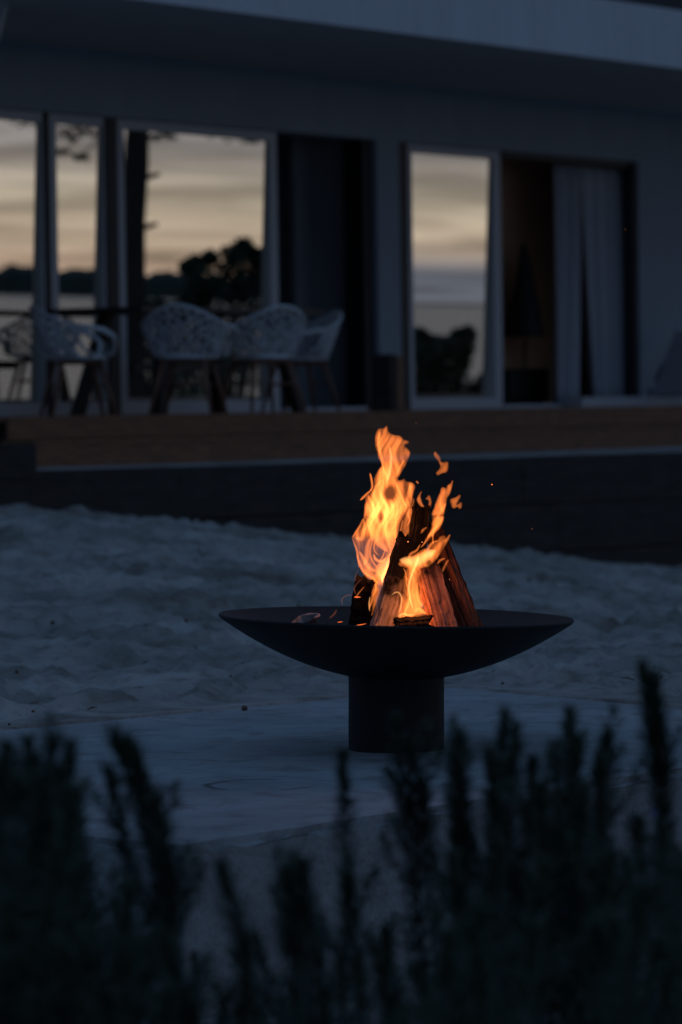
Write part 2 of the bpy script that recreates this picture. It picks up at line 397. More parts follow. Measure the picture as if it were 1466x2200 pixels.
for v in bm.verts:
    if v.co.z > -.2:
        nzv = (random.random()-.5)
        v.co.x += fn.x*nzv*.008; v.co.y += fn.y*nzv*.008
        if v.co.z < -.003: v.co.z -= random.random()*.012
me = bpy.data.meshes.new('concrete_slab'); bm.to_mesh(me); bm.free(); me.materials.append(M['slab'])
slab = bpy.data.objects.new('concrete_slab', me); col.objects.link(slab)
tag(slab, 'worn pale concrete slab carrying the fire bowl, with a faint ring stain', 'slab')

# ------------------------------------------------------------------ house
house = thing('house', 'white modern house with deep flat canopy and sliding glass doors', 'house', H(0, 0, DECK_Z))
HL = tuple(house.location)
def hb(mb, a0, a1, b0, b1, z0, z1):
    mb.hexa([H(a0, b0, z0), H(a1, b0, z0), H(a1, b1, z0), H(a0, b1, z0), H(a0, b0, z1), H(a1, b0, z1), H(a1, b1, z1), H(a0, b1, z1)])
def hbox(name, a0, a1, b0, b1, z0, z1, mat, parent=None, ploc=None):
    m = MB(); hb(m, a0, a1, b0, b1, z0, z1); return m.build(name, mat, parent or house, ploc=ploc or HL)
ZG0, ZG1, ZF1, ZS, ZT = .925, 2.915, 2.985, 3.45, 3.90
AL, AR = -7.0, 14.0
aD0, aD1, aC0, aC1 = A(590), A(772), A(790), A(838)
aE0, aE1, aR0, aR1 = A(872), A(1068), A(1190), A(1345)
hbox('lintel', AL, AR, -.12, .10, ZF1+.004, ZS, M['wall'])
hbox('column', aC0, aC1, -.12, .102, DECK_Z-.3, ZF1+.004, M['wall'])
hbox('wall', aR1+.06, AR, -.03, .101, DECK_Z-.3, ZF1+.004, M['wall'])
hbox('plinth', A(1192), AR, .101, .26, DECK_Z-.05, DECK_Z+.085, M['stucco'])
hbox('canopy', AL, AR, -.3, 2.5, ZS, ZT, M['stucco'])
hbox('upper_wall', AL, AR, -.3, .0, ZT, 7.0, M['dark_clad'])
m = MB(); q0 = atY(30, -60, 24.2); q1 = atY(-28, 150, 24.2); dvv = (q1-q0).normalized(); s0 = q0-dvv*.6; s1 = q0+dvv*4.2
sw = Vector((.30, .0, 0)); sd = Vector((0, .25, 0))
m.hexa([s1-sw, s1, s1+sd, s1-sw+sd, s0-sw, s0, s0+sd, s0-sw+sd]); m.build('slanted_column', M['stucco'], house, ploc=HL)
# interior
hbox('back_wall', AL, aC0, -4.2, -4.0, .5, 3.4, M['room'])
hbox('added_brown_panel', aC0+.1, AR, -.62, -.58, .5, 3.4, M['room_brown'])  # added close behind the opening so outside light shows the room as brown
hbox('partition', aC0+.02, aC1-.02, -4.0, -.13, .5, 3.4, M['room'])
hbox('inner_floor', AL, AR, -4.2, -.14, .5, DECK_Z-.01, M['room_floor'])
hbox('inner_ceiling', AL, AR, -4.2, -.13, 3.1, 3.3, M['room'])
hbox('side_wall', AL-.1, AL, -4.2, -.1, .5, 3.4, M['room'])
hbox('side_wall', AR, AR+.1, -4.2, -.1, .5, 3.4, M['room'])
hbox('inner_panel', A(636, 560, -.57), aC0+.25, -.62, -.57, .5, 3.1, M['room'])
TILT = math.tan(R(1.40))
def door(name, a0, a1, dark0=0., dark1=0., w0=.06, w1=.06, wb=.095):
    e = bpy.data.objects.new(name, None); col.objects.link(e); e.parent = house
    z0, z1 = DECK_Z, ZF1
    fr = MB(); b0, b1 = -.045, .045
    hb(fr, a0, a0+w0, b0, b1, z0, z1); hb(fr, a1-w1, a1, b0, b1, z0, z1)
    hb(fr, a0+w0, a1-w1, b0, b1, z0, z0+wb); hb(fr, a0+w0, a1-w1, b0, b1, z1-.07, z1)
    def up(mb, nm, mat):
        o = mb.build(nm, mat, e); o.matrix_parent_inverse = Matrix.Translation(-Vector(HL)); return o
    up(fr, 'frame', M['white_frame'])
    if dark0:
        d = MB(); hb(d, a0-dark0, a0-.002, -.10, .06, z0, z1); up(d, 'jamb', M['dark_frame'])
    if dark1:
        d = MB(); hb(d, a1+.002, a1+dark1, -.10, .06, z0, z1); up(d, 'jamb', M['dark_frame'])
    p = MB(); zm = (z0+wb+z1-.07)/2
    za, zb = z0+wb-.01, z1-.06; oa, ob = (za-zm)*TILT, (zb-zm)*TILT
    th = .006
    p.hexa([H(a0+w0-.01, oa-th, za), H(a1-w1+.01, oa-th, za), H(a1-w1+.01, oa, za), H(a0+w0-.01, oa, za),
            H(a0+w0-.01, ob-th, zb), H(a1-w1+.01, ob-th, zb), H(a1-w1+.01, ob, zb), H(a0+w0-.01, ob, zb)])
    up(p, 'pane', M['glass'])
    return e
aW1, aW2 = A(114), A(260)
door('sliding_door', A(-420), A(-200))
door('sliding_door', A(-190), A(82)+.02, 0, 0, w0=.06, w1=.02)
door('sliding_door', A(97), A(214)+.02, dark0=A(97)-A(82)-.03, w0=A(115)-A(97), w1=.02)
door('sliding_door', A(243), A(588), dark0=A(243)-A(214)-.03, w0=A(260)-A(243), w1=A(588)-A(572))
hbox('jamb', aD1, aC0-.002, -.14, .05, DECK_Z, ZF1, M['dark_frame'])
hbox('door_track', aD0, aD1, -.08, .06, DECK_Z-.02, DECK_Z+.03, M['white_frame'])
door('sliding_door', A(866), aE1, dark0=A(866)-aC1-.006, w0=A(878)-A(866), w1=A(1068)-A(1052), wb=.09)
hbox('jamb', aR1, aR1+.056, -.028, .08, DECK_Z, ZF1, M['dark_frame'])
hbox('door_track', aE1+.003, aR1, -.08, .06, DECK_Z-.02, DECK_Z+.03, M['white_frame'])
hbox('header_rail', aE1+.003, aR1, -.03, .05, ZF1-.05, ZF1, M['dark_frame'])
# curtains inside the right opening
def curtain(a_top0, a_top1, a_bot0, a_bot1, b, ph, label):
    nu, nv = 90, 14; vs = []; fs = []
    for j in range(nv+1):
        t = j/nv; z = 2.93-(2.93-DECK_Z-.03)*t
        e0 = a_top0+(a_bot0-a_top0)*t**1.6; e1 = a_top1+(a_bot1-a_top1)*t**1.6
        for i in range(nu+1):
            s = i/nu
            fo = .038*math.sin(s*19+ph+.5*math.sin(s*7))*(.7+.5*t)+.018*math.sin(s*47+2*t)
            vs.append(H(e0+(e1-e0)*s, b+fo, z))
    for j in range(nv):
        for i in range(nu): k = j*(nu+1)+i; fs.append((k, k+1, k+nu+2, k+nu+1))
    o = mesh_obj('curtain', vs, fs, M['curtain'], smooth=True)
    md = o.modifiers.new('thickness', 'SOLIDIFY'); md.thickness = .004
    return tag(o, label, 'curtain')
curtain(A(1188, 560, -.10), A(1246, 560, -.10), A(1188, 560, -.10), A(1238, 560, -.10), -.10, .4, 'straight narrow pale curtain hanging beside the dark doorway gap')
curtain(A(1246, 560, -.10), A(1366, 560, -.10), A(1264, 560, -.10), A(1366, 560, -.10), -.10, 1.9, 'wider pale pleated curtain hanging at the jamb, its edge swept aside')

# dim furnishings in the right room
cc = H(A(1128, 700, -.36), -.36, DECK_Z)
lamp = thing('floor_lamp', 'dark floor lamp with tall conical shade inside the brown room', 'lamp', cc)
m = MB(); m.lathe([(.0, 1.42), (.02, 1.42), (.17, .62), (.16, .62), (.012, 1.38)], 24); m.build('lamp_shade', M['dark_obj'], lamp)
m = MB(); m.tube([(0, 0, 0), (0, 0, 1.4)], .012); m.lathe([(0, 0), (.14, 0), (.14, .02), (0, .03)], 24); m.build('lamp_stand', M['dark_obj'], lamp)
ca = A(1130, 820, -.4)
cab = thing('cabinet', 'low dark cabinet on the floor of the brown room', 'cabinet', H(ca, -.4, DECK_Z))
m = MB(); hb(m, ca-.40, ca+.30, -.56, -.36, DECK_Z+.06, DECK_Z+.34); m.build('carcass', M['dark_obj'], cab, ploc=cab.location)
for s in (-1, 1):
    m = MB(); hb(m, ca-.05+s*.17-.16, ca-.05+s*.17+.16, -.36, -.34, DECK_Z+.08, DECK_Z+.32); m.build('cabinet_door', M['dark_obj'], cab, ploc=cab.location)
m = MB(); hb(m, ca-.36, ca+.26, -.54, -.38, DECK_Z, DECK_Z+.06); m.build('base', M['dark_obj'], cab, ploc=cab.location)

# ------------------------------------------------------------------ deck, steps, retaining wall
deck = thing('timber_deck', 'reddish timber deck with stepped front boards under the canopy', 'deck', H(2, 2.6, .3))
DL = tuple(deck.location)
aDk0, aDk1 = A(8, 900, 2.62), 12.0
for k in range(19):
    b0 = .10+k*.135
    m = MB(); hb(m, aDk0, aDk1, b0+.003, b0+.132, DECK_Z-.03, DECK_Z+random.uniform(-.002, .002)); m.build('plank', M['deck'], deck, ploc=DL)
zb1 = CAM_Z-(940-876)/FPX*24.0
m = MB(); hb(m, aDk0, aDk1, 2.635, 2.66, zb1, DECK_Z-.004); m.build('fascia_board', M['deck'], deck, ploc=DL)
aS0 = A(68, 970, 2.9)
m = MB(); hb(m, aS0, aDk1, 2.662, 2.92, zb1-.035, zb1-.006); m.build('step_board', M['deck'], deck, ploc=DL)
m = MB(); hb(m, aS0, aDk1, 2.89, 2.915, .2, zb1-.037); m.build('fascia_board', M['deck'], deck, ploc=DL)
m = MB(); hb(m, aDk0+.1, aDk1, .15, 2.6, .0, DECK_Z-.04); m.build('substructure', M['dark_obj'], deck, ploc=DL)
# short post at the deck edge
pa = A(835, 840, 2.2)
post = thing('timber_post', 'short reddish timber post standing on the deck edge by the column', 'post', H(pa, 2.2, DECK_Z))
m = MB(); hb(m, pa-.075, pa-.005, 2.13, 2.27, DECK_Z, DECK_Z+.40); m.build('post_board', M['sleeper'], post, ploc=post.location)
m = MB(); hb(m, pa-.004, pa+.075, 2.14, 2.28, DECK_Z, DECK_Z+.385); m.build('post_board', M['deck'], post, ploc=post.location)

RT = CAM_Z-(992-868)/FPX*23.5        # top of the retaining wall
rw = thing('retaining_wall', 'low retaining wall of dark timber sleepers holding the sandy terrace', 'wall', (W0.x, W0.y, 0))
RL = tuple(rw.location)
def wl(a, b, z): p = W0+wd*a+wn*b; return Vector((p.x, p.y, z))
def wbox(a0, a1, b0, b1, z0, z1, name='sleeper'):
    m = MB(); m.hexa([wl(a0, b0, z0), wl(a1, b0, z0), wl(a1, b1, z0), wl(a0, b1, z0), wl(a0, b0, z1), wl(a1, b0, z1), wl(a1, b1, z1), wl(a0, b1, z1)])
    return m.build(name, M['sleeper'], rw, ploc=RL)
def wa(x, y): # pixel -> along retaining wall
    d = ray(x, y); t = Vector((W0.x, W0.y)).dot(wn)/d.xy.dot(wn); return (Vector((d.x*t, d.y*t))-W0).dot(wd)
j1 = [-2.5, wa(68, 1040), wa(386, 1040), wa(1125, 1040), wa(1125, 1040)+2.3, 9.5]
j2 = [-2.5, wa(-300, 1130), wa(492, 1130), wa(1200, 1130), wa(1200, 1130)+2.2, 9.5]
for zt, hgt, js in ((RT, .30, j1), (RT-.306, .30, j2), (RT-.612, .32, j1), (RT-.94, .4, j2)):
    for k in range(len(js)-1):
        wbox(js[k]+.004, js[k+1]-.004, -.12+random.uniform(-.008, .008), random.uniform(-.006, .006), zt-hgt, zt-random.uniform(0, .004))
# sandy terrace behind the wall
tv = []; tf = []; nA, nB = 60, 12
for i in range(nA):
    a = -2.4+i*11.5/(nA-1); p = W0+wd*a-wn*.11
    q = P0.xy+NN.xy*2.6; t = (q-p).dot(NN.xy)/(-wn).dot(NN.xy) if abs(wn.dot(NN.xy)) > .01 else 1
    dep = min(max(t, .05), 7.5) if t > 0 else .05
    for j in range(nB):
        s = j/(nB-1); r = p-wn*dep*s
        tv.append((r.x, r.y, RT-.006+.012*float(fbm(np.array(r.x*4), np.array(r.y*4), 2, 77))))
for i in range(nA-1):
    for j in range(nB-1): k = i*nB+j; tf.append((k, k+1, k+nB+1, k+nB))
structure(mesh_obj('terrace', tv, tf, M['sand'], smooth=True))
# squat timber box at the left end of the steps
zb2 = CAM_Z-(947-876)/FPX*23.2
bx = thing('timber_box', 'squat dark timber box at the end of the deck steps', 'box', wl(wa(0, 1000)-.4, .1, .2))
a1x = wa(66, 1000)
for k in range(3):
    z1 = zb2-k*.2
    m = MB(); m.hexa([wl(a1x-1.2, -.1, z1-.196), wl(a1x, -.1, z1-.196), wl(a1x, .05, z1-.196), wl(a1x-1.2, .05, z1-.196), wl(a1x-1.2, -.1, z1), wl(a1x, -.1, z1), wl(a1x, .05, z1), wl(a1x-1.2, .05, z1)])
    m.build('board', M['sleeper'], bx, ploc=bx.location)
m = MB(); m.hexa([wl(a1x-1.19, -.9, zb2-.6), wl(a1x-.01, -.9, zb2-.6), wl(a1x-.01, -.101, zb2-.6), wl(a1x-1.19, -.101, zb2-.6), wl(a1x-1.19, -.9, zb2-.03), wl(a1x-.01, -.9, zb2-.03), wl(a1x-.01, -.101, zb2-.03), wl(a1x-1.19, -.101, zb2-.03)])
m.build('box_body', M['sleeper'], bx, ploc=bx.location)

# ------------------------------------------------------------------ table and lattice chairs
def chair_proto(label):
    t = thing('armchair', label, 'chair', group='white lattice armchairs round the deck table')
    SZ = .43
    def rim_h(ph):
        k = min(1, abs(ph)/R(88)); k = k*k*(3-2*k)
        return .80-.155*k
    def surf(ph, s):
        h = rim_h(ph)
        z = SZ+(h-SZ)*s
        r = .215+.075*s**.8+.02*abs(math.sin(ph))
        lean = -.055*s*math.cos(ph)
        return Vector((r*1.06*math.sin(ph), -r*math.cos(ph)*.95+lean-.0, z))
    # irregular honeycomb lattice
    cols, rows = 11, 5
    rr = random.Random(3)
    V = {}; E = set()
    PH = R(78)
    def node(i, j):
        if (i, j) not in V:
            ph = -PH+2*PH*i/(cols*2); s = j/(rows*2)
            if 0 < i < cols*2: ph += rr.uniform(-.035, .035)
            if 0 < j < rows*2: s += rr.uniform(-.045, .045)
            V[(i, j)] = surf(ph, min(max(s, 0), 1))
        return (i, j)
    for cx_ in range(cols):
        for ry in range(rows):
            i = cx_*2; j = ry*2; off = (cx_ % 2)
            ring = [(i, j+1), (i+1, j+2 if (cx_+ry) % 2 else j+1), (i+2, j+1), (i+1, j)]
            ring = [(i, j), (i+1, j+1), (i+2, j)], [(i, j+2), (i+1, j+1), (i+2, j+2)]
            if (cx_+ry) % 2: ring = [(i, j), (i+1, j+1)], [(i+1, j+1), (i+2, j+2)], [(i+1, j+1), (i+2, j)], [(i+1, j+1), (i+1, j+2)]
            else: ring = [(i, j+2), (i+1, j+1)], [(i+1, j+1), (i+2, j)], [(i, j), (i+1, j+1)], [(i+1, j+1), (i+2, j+2)]
            for path in ring:
                for a, b in zip(path[:-1], path[1:]): node(*a); node(*b); E.add((a, b))
    m = MB()
    for a, b in E: m.tube([V[a], V[b]], .0085, 5, caps=False)
    m.build('back_shell', M['chair'], t, smooth=True)
    # rim and arms in one sweep each side
    m = MB(); m.tube([surf(-PH+2*PH*i/40, 1) for i in range(41)], .014, 8); m.build('rim', M['chair'], t, smooth=True)
    for s in (-1, 1):
        e = surf(s*PH, 1); f = surf(s*PH, .45)
        path = [e, e+Vector((s*.012, .10, -.012)), e+Vector((s*.012, .20, -.03)), e+Vector((s*.0, .275, -.075)), Vector((s*.265, .23, .53)), Vector((s*.25, .215, .455)), Vector((s*.22, .17, .43))]
        m = MB(); m.tube(path, [.017, .02, .022, .022, .021, .019, .014], 8); m.build('arm', M['chair'], t, smooth=True)
        m = MB(); m.tube([surf(s*PH, 1), surf(s*PH, .6)+Vector((0, .01, 0)), surf(s*PH, .25)+Vector((0, .05, 0)), surf(s*PH, .05)+Vector((0, .12, -.0))], .013, 8); m.build('side_strut', M['chair'], t, smooth=True)
    # seat: dished pad with rounded outline
    vs = []; fs = []
    nr, ns = 7, 36
    for side in (0, 1):
        for i in range(nr+1):
            for k in range(ns):
                an = 2*math.pi*k/ns; q = i/nr
                vs.append(Vector((.235*q*math.cos(an), .225*q*math.sin(an), SZ+.012*q*q-.004-(.028 if side else 0))))
    base = (nr+1)*ns
    for side in (0, 1):
        for i in range(nr):
            for k in range(ns):
                a, b = i*ns+k, i*ns+(k+1) % ns; c, d = a+ns, b+ns; o = side*base
                fs.append((a+o, b+o, d+o, c+o) if side else (a+o, c+o, d+o, b+o))
    for k in range(ns): a = nr*ns+k; b = nr*ns+(k+1) % ns; fs.append((a, a+base, b+base, b))
    mesh_obj('seat', vs, fs, M['chair'], t, smooth=True)
    feet = {}
    for sx in (-1, 1):
        for sy in (-1, 1):
            m = MB(); p0 = Vector((sx*.15, sy*.14, SZ-.03)); p1 = Vector((sx*.235, sy*.235, 0)); feet[(sx, sy)] = (p0, p1)
            m.tube([p0, p0.lerp(p1, .5), p1], [.019, .017, .011], 8); m.build('leg', M['legwood'], t, smooth=True)
    for sy in (-1, 1):
        m = MB(); m.tube([feet[(-1, sy)][0].lerp(feet[(-1, sy)][1], .45), feet[(1, sy)][0].lerp(feet[(1, sy)][1], .45)], .009, 6); m.build('stretcher', M['legwood'], t, smooth=True)
    m = MB(); m.box(-.15, .15, -.15, .15, SZ-.055, SZ-.033); m.build('seat_frame', M['legwood'], t)
    return t
wall_ang = math.atan2(U.y, U.x)        # along the wall
def deck_pt(x, b): a = A(x, 870, b); return H(a, b, DECK_Z)
TB = 1.05
ta0, ta1 = A(205, 870, TB), A(600, 870, TB)
table = thing('dining_table', 'dark timber dining table on the deck among the white armchairs', 'table', H((ta0+ta1)/2, TB, DECK_Z), wall_ang)
tl = (ta1-ta0)/2
m = MB(); m.box(-tl, tl, -.42, .42, .70, .735); m.build('tabletop', M['tabletop'], table)
for s in (-1, 1):
    for q in (-1, 1):
        m = MB(); m.hexa([(s*(tl-.25)-.04, q*.36-.04, 0), (s*(tl-.25)+.04, q*.36-.04, 0), (s*(tl-.25)+.04, q*.36+.04, 0), (s*(tl-.25)-.04, q*.36+.04, 0),
                          (s*(tl-.45)-.04, q*.25-.04, .70), (s*(tl-.45)+.04, q*.25-.04, .70), (s*(tl-.45)+.04, q*.25+.04, .70), (s*(tl-.45)-.04, q*.25+.04, .70)]); m.build('leg', M['tabletop'], table)
m = MB(); m.box(-tl+.4, tl-.4, -.03, .03, .30, .36); m.build('stretcher', M['tabletop'], table)
c0 = chair_proto('x')
# heading: the chair's front (+y local) direction, as angle of the front in the world
def place(c, x, b, front_deg, label):
    c.scale = (.91, .91, .91); c.location = deck_pt(x, b); c.rotation_euler = (0, 0, R(front_deg)-math.pi/2); tag(c, label, 'chair', 'white lattice armchairs round the deck table')
spots = [(168, 1.35, 15, 'white lattice armchair at the table end farthest from the timber post'),
         (418, 1.75, 118, 'white lattice armchair with its back turned out, first beside the post end of the armchair row'),
         (564, 1.78, 122, 'white lattice armchair in the middle of the row, back rounded towards the sand'),
         (646, 1.2, 205, 'white lattice armchair at the table end nearest the timber post')]
spots[1] = (405, 1.75, 78, 'white lattice armchair on the sand side of the table, next to the table-end chair')
for i, (x, b, an, lb) in enumerate(spots):
    c = c0 if i == 0 else copy_tree(c0)
    place(c, x, b, an, lb)

# lounge chair at the far right of the deck
lp = H(A(1478, 870, .6), .6, DECK_Z)
lc = thing('lounge_chair', 'low folding lounge chair with pale sling by the white wall', 'chair', lp, R(38))
m = MB(); m.hexa([(-.16, -.28, .10), (-.12, -.28, .08), (-.12, .28, .08), (-.16, .28, .10), (.13, -.28, .66), (.17, -.28, .64), (.17, .28, .64), (.13, .28, .66)]); m.build('sling', M['lounge'], lc)
for s in (-1, 1):
    m = MB(); m.tube([(-.2, s*.3, .02), (.2, s*.3, .72)], .015); m.build('back_rail', M['white_frame'], lc)
    m = MB(); m.tube([(.35, s*.3, .0), (.02, s*.3, .42), (-.10, s*.3, .22)], .015); m.build('leg', M['dark_obj'], lc)
    m = MB(); m.tube([(-.2, s*.3, .02), (-.17, s*.3, .13), (-.05, s*.3, .14), (.4, s*.3, .12)], .014); m.build('seat_rail', M['dark_obj'], lc)

# ------------------------------------------------------------------ fire bowl
Rs = .655; rim_r = .45
bowl = thing('fire_bowl', 'wide black steel fire bowl on a cylinder pedestal standing on the concrete slab', 'fire bowl', (BC.x, BC.y, 0))
bowl.rotation_euler = (0, R(0.75), 0)
ZR = .338
def sag(r): return ZR-(rim_r**2-r**2)/(2*Rs)*1.0
prof = [(r, sag(r)) for r in np.linspace(.0, rim_r, 26)]
prof += [(rim_r+.003, ZR+.003), (rim_r+.005, ZR-.002)]
prof += [(r, sag(r)-.008) for r in np.linspace(rim_r, .0, 26)]
m = MB(); m.lathe(prof, 96)
tiltm = Matrix.Translation((0, 0, ZR)) @ Matrix.Rotation(R(1.0), 4, 'Y') @ Matrix.Translation((0, 0, -ZR))
m.v = [tiltm @ v for v in m.v]
m.build('dish', M['steel'], bowl, smooth=True)
m = MB(); m.lathe([(.0, .0), (.1225, .0), (.1228, .06), (.1222, .13), (.1228, .198), (.126, .208), (.126, .214), (.0, .214)], 64)
m.build('pedestal', M['steel'], bowl, smooth=False)

FY = BC.y
def c1(cx, cy): return (560+cx/2.715, 880+cy/2.715)
def c7(cx, cy): return (830+cx/6.374, 1080+cy/6.374)
def c8(cx, cy): return (740+cx/5.236, 900+cy/5.236)
def c6(cx, cy): return (560+cx/5.43, 1080+cy/5.43)
def FP(p, off=0.): return atY(p[0], p[1], FY+off)

# ash bed and embers
av = []; af = []; nr, ns = 10, 48
for i in range(nr+1):
    for k in range(ns):
        q = i/nr; an = 2*math.pi*k/ns; r = .26*q*(1+.12*math.sin(3*an+1)+.08*math.sin(7*an))
        z = sag(r)+.002+.03*(1-q)**.7*(.6+.8*random.random())
        av.append((BC.x+r*math.cos(an), BC.y+r*math.sin(an), z))
for i in range(nr):
    for k in range(ns): a, b = i*ns+k, i*ns+(k+1) % ns; af.append((a, a+ns, b+ns, b))
o = mesh_obj('ash_bed', av, af, M['ash'], smooth=True); tag(o, 'thin bed of grey ash in the bottom of the fire bowl', 'ash'); o['kind'] = 'stuff'

def emis(name, c, s):
    m = bpy.data.materials.new(name); m.use_nodes = True; t = m.node_tree; t.nodes.clear()
    o = t.nodes.new('ShaderNodeOutputMaterial'); e = t.nodes.new('ShaderNodeEmission'); e.inputs[0].default_value = (*c, 1); e.inputs[1].default_value = s
    t.links.new(e.outputs[0], o.inputs['Surface']); return m
M['ember'] = emis('glowing_ember', (1, .16, .035), 1.1)
M['spark'] = emis('spark', (1, .25, .06), 3)

# ------------------------------------------------------------------ logs
def log_material(name, pale, dark, charlo, charhi, seed):
    m = bpy.data.materials.new(name); m.use_nodes = True
    t = m.node_tree; b = t.nodes['Principled BSDF']; b.inputs['Roughness'].default_value = .85; b.inputs['Specular IOR Level'].default_value = .12
    tcn = t.nodes.new('ShaderNodeTexCoord')
    mpn = t.nodes.new('ShaderNodeMapping'); mpn.inputs['Scale'].default_value = (110, 110, 7); mpn.inputs['Location'].default_value = (seed*3.1, seed*1.7, seed)
    t.links.new(tcn.outputs['Object'], mpn.inputs[0])
    n = t.nodes.new('ShaderNodeTexNoise'); n.inputs['Scale'].default_value = 1; n.inputs['Detail'].default_value = 7; n.inputs['Roughness'].default_value = .65
    t.links.new(mpn.outputs[0], n.inputs['Vector'])
    r = t.nodes.new('ShaderNodeValToRGB'); r.color_ramp.elements[0].position = .36; r.color_ramp.elements[1].position = .62
    r.color_ramp.elements[0].color = (*dark, 1); r.color_ramp.elements[1].color = (*pale, 1)
    t.links.new(n.outputs['Fac'], r.inputs[0])
    sp = t.nodes.new('ShaderNodeSeparateXYZ'); t.links.new(tcn.outputs['Object'], sp.inputs[0])
    n2 = t.nodes.new('ShaderNodeTexNoise'); n2.inputs['Scale'].default_value = 22; n2.inputs['Detail'].default_value = 5
    t.links.new(tcn.outputs['Object'], n2.inputs['Vector'])
    ma = t.nodes.new('ShaderNodeMath'); ma.operation = 'MULTIPLY_ADD'; ma.inputs[1].default_value = .22; t.links.new(n2.outputs['Fac'], ma.inputs[0]); t.links.new(sp.outputs['Z'], ma.inputs[2])
    mr = t.nodes.new('ShaderNodeMapRange'); mr.inputs['From Min'].default_value = charlo+.11; mr.inputs['From Max'].default_value = charhi+.11
    t.links.new(ma.outputs[0], mr.inputs['Value'])
    mx = t.nodes.new('ShaderNodeMix'); mx.data_type = 'RGBA'; t.links.new(mr.outputs[0], mx.inputs['Factor']); t.links.new(r.outputs[0], mx.inputs['A']); mx.inputs['B'].default_value = (.0032, .0026, .0028, 1)
    t.links.new(mx.outputs['Result'], b.inputs['Base Color'])
    bp = t.nodes.new('ShaderNodeBump'); bp.inputs['Distance'].default_value = .004; t.links.new(n.outputs['Fac'], bp.inputs['Height']); t.links.new(bp.outputs[0], b.inputs['Normal'])
    return m
def make_log(label, p0, p1, prof, spin, mat, seed, parts=True):
    """split log: profile polygon swept from p0 (bottom) to p1 (top), roughened"""
    p0, p1 = Vector(p0), Vector(p1); ax = p1-p0; Ln = ax.length
    # densify the profile
    pr = []
    for i in range(len(prof)):
        a, b = Vector(prof[i]), Vector(prof[(i+1) % len(prof)])
        for k in range(5): pr.append(a.lerp(b, k/5))
    nseg = 26; r_ = random.Random(seed); vs = []; fs = []
    n = len(pr)
    groove = [r_.uniform(-1, 1)*.0035 for _ in range(n)]
    for j in range(nseg+1):
        t = j/nseg; z = t*Ln
        for k, q in enumerate(pr):
            d = q.normalized() if q.length > 1e-6 else Vector((1, 0))
            no = groove[k]*(.6+.8*float(vnoise(k*1.3, t*6+seed, seed)))+(float(vnoise(k*.7+seed, t*16, seed+3))-.5)*.007
            sc = 1-.10*t
            jag = 0
            if j == nseg: jag = r_.uniform(-.02, .012)
            if j == 0: jag = r_.uniform(-.008, .008)
            vs.append((q.x*sc+d.x*no, q.y*sc+d.y*no, z+jag))
    for j in range(nseg):
        for k in range(n): a, b = j*n+k, j*n+(k+1) % n; fs.append((a, b, b+n, a+n))
    c0_ = len(vs); vs.append((0, 0, 0)); c1_ = len(vs); vs.append((0, 0, Ln-.006))
    for k in range(n): fs.append((c0_, (k+1) % n, k)); fs.append((c1_, nseg*n+k, nseg*n+(k+1) % n))
    o = mesh_obj('log', vs, fs, mat)
    zq = ax.to_track_quat('Z', 'Y').to_matrix().to_4x4()
    o.matrix_world = Matrix.Translation(p0) @ zq @ Matrix.Rotation(spin, 4, 'Z')
    return tag(o, label, 'log', 'logs stacked in the fire bowl')
px = 1/2.715/844.
wedge = lambda r: [(-r*1.0, -r*.55), (r*.95, -r*.6), (r*.75, r*.35), (r*.1, r*.9), (-r*.7, r*.5)]
rounded = lambda r: [(r*math.cos(a)*(1+.08*math.sin(3*a)), r*math.sin(a)) for a in [2*math.pi*k/9 for k in range(9)]]
half = lambda r: [(-r, -r*.35), (r, -r*.3), (r*.85, r*.3), (r*.35, r*.75), (-r*.4, r*.72), (-r*.9, r*.3)]
mA = log_material('birch_grey', (.30, .25, .22), (.09, .07, .06), .115, .19, 1)
mF = material('pale_bark', (.10, .09, .085), .9, 0, 50, color2=(.34, .31, .29), bump=.003)
mB = log_material('split_pine', (.42, .20, .12), (.11, .04, .025), .17, .25, 2)
mC = log_material('red_bark', (.24, .10, .06), (.05, .02, .015), .14, .34, 3)
mD = log_material('charred', (.010, .0065, .006), (.003, .0025, .0025), .16, .4, 4)
L1 = make_log('grey split log leaning on the left of the flames, clean pale face', FP(c1(663, 1420), -.11), FP(c1(858, 745), -.01), wedge(86*px), R(10), mA, 11)
L2 = make_log('orange-lit split log with streaked grain standing in front of the bark log', FP(c1(1112, 1420), -.14), FP(c1(955, 855), -.03), half(88*px), R(188), mB, 12)
L3 = make_log('red bark-covered log, outermost of the stack, leaning inwards', FP(c1(1290, 1420), .01), FP(c1(985, 650), .02), rounded(66*px), 0, mC, 13)
L4 = make_log('charred black log standing upright at the top of the stack', FP(c1(880, 1200), .02), FP(c1(945, 560), .0), wedge(72*px), R(40), mD, 14)
L5 = make_log('short charred stump in the flames beside the ash flakes', FP(c1(575, 1330), .04), FP(c1(618, 985), .03), [(-92*px, -60*px), (88*px, -66*px), (80*px, 50*px), (-84*px, 58*px)], R(12), mD, 15)
L6 = make_log('small black log lying flat in front of the stacked logs', FP(c1(790, 1262), -.17), FP(c1(990, 1250), -.17), wedge(48*px), R(0), mD, 16)
for o, l in ((L1, 'grey split log leaning against the stack next to the charred stump'),): o['label'] = l

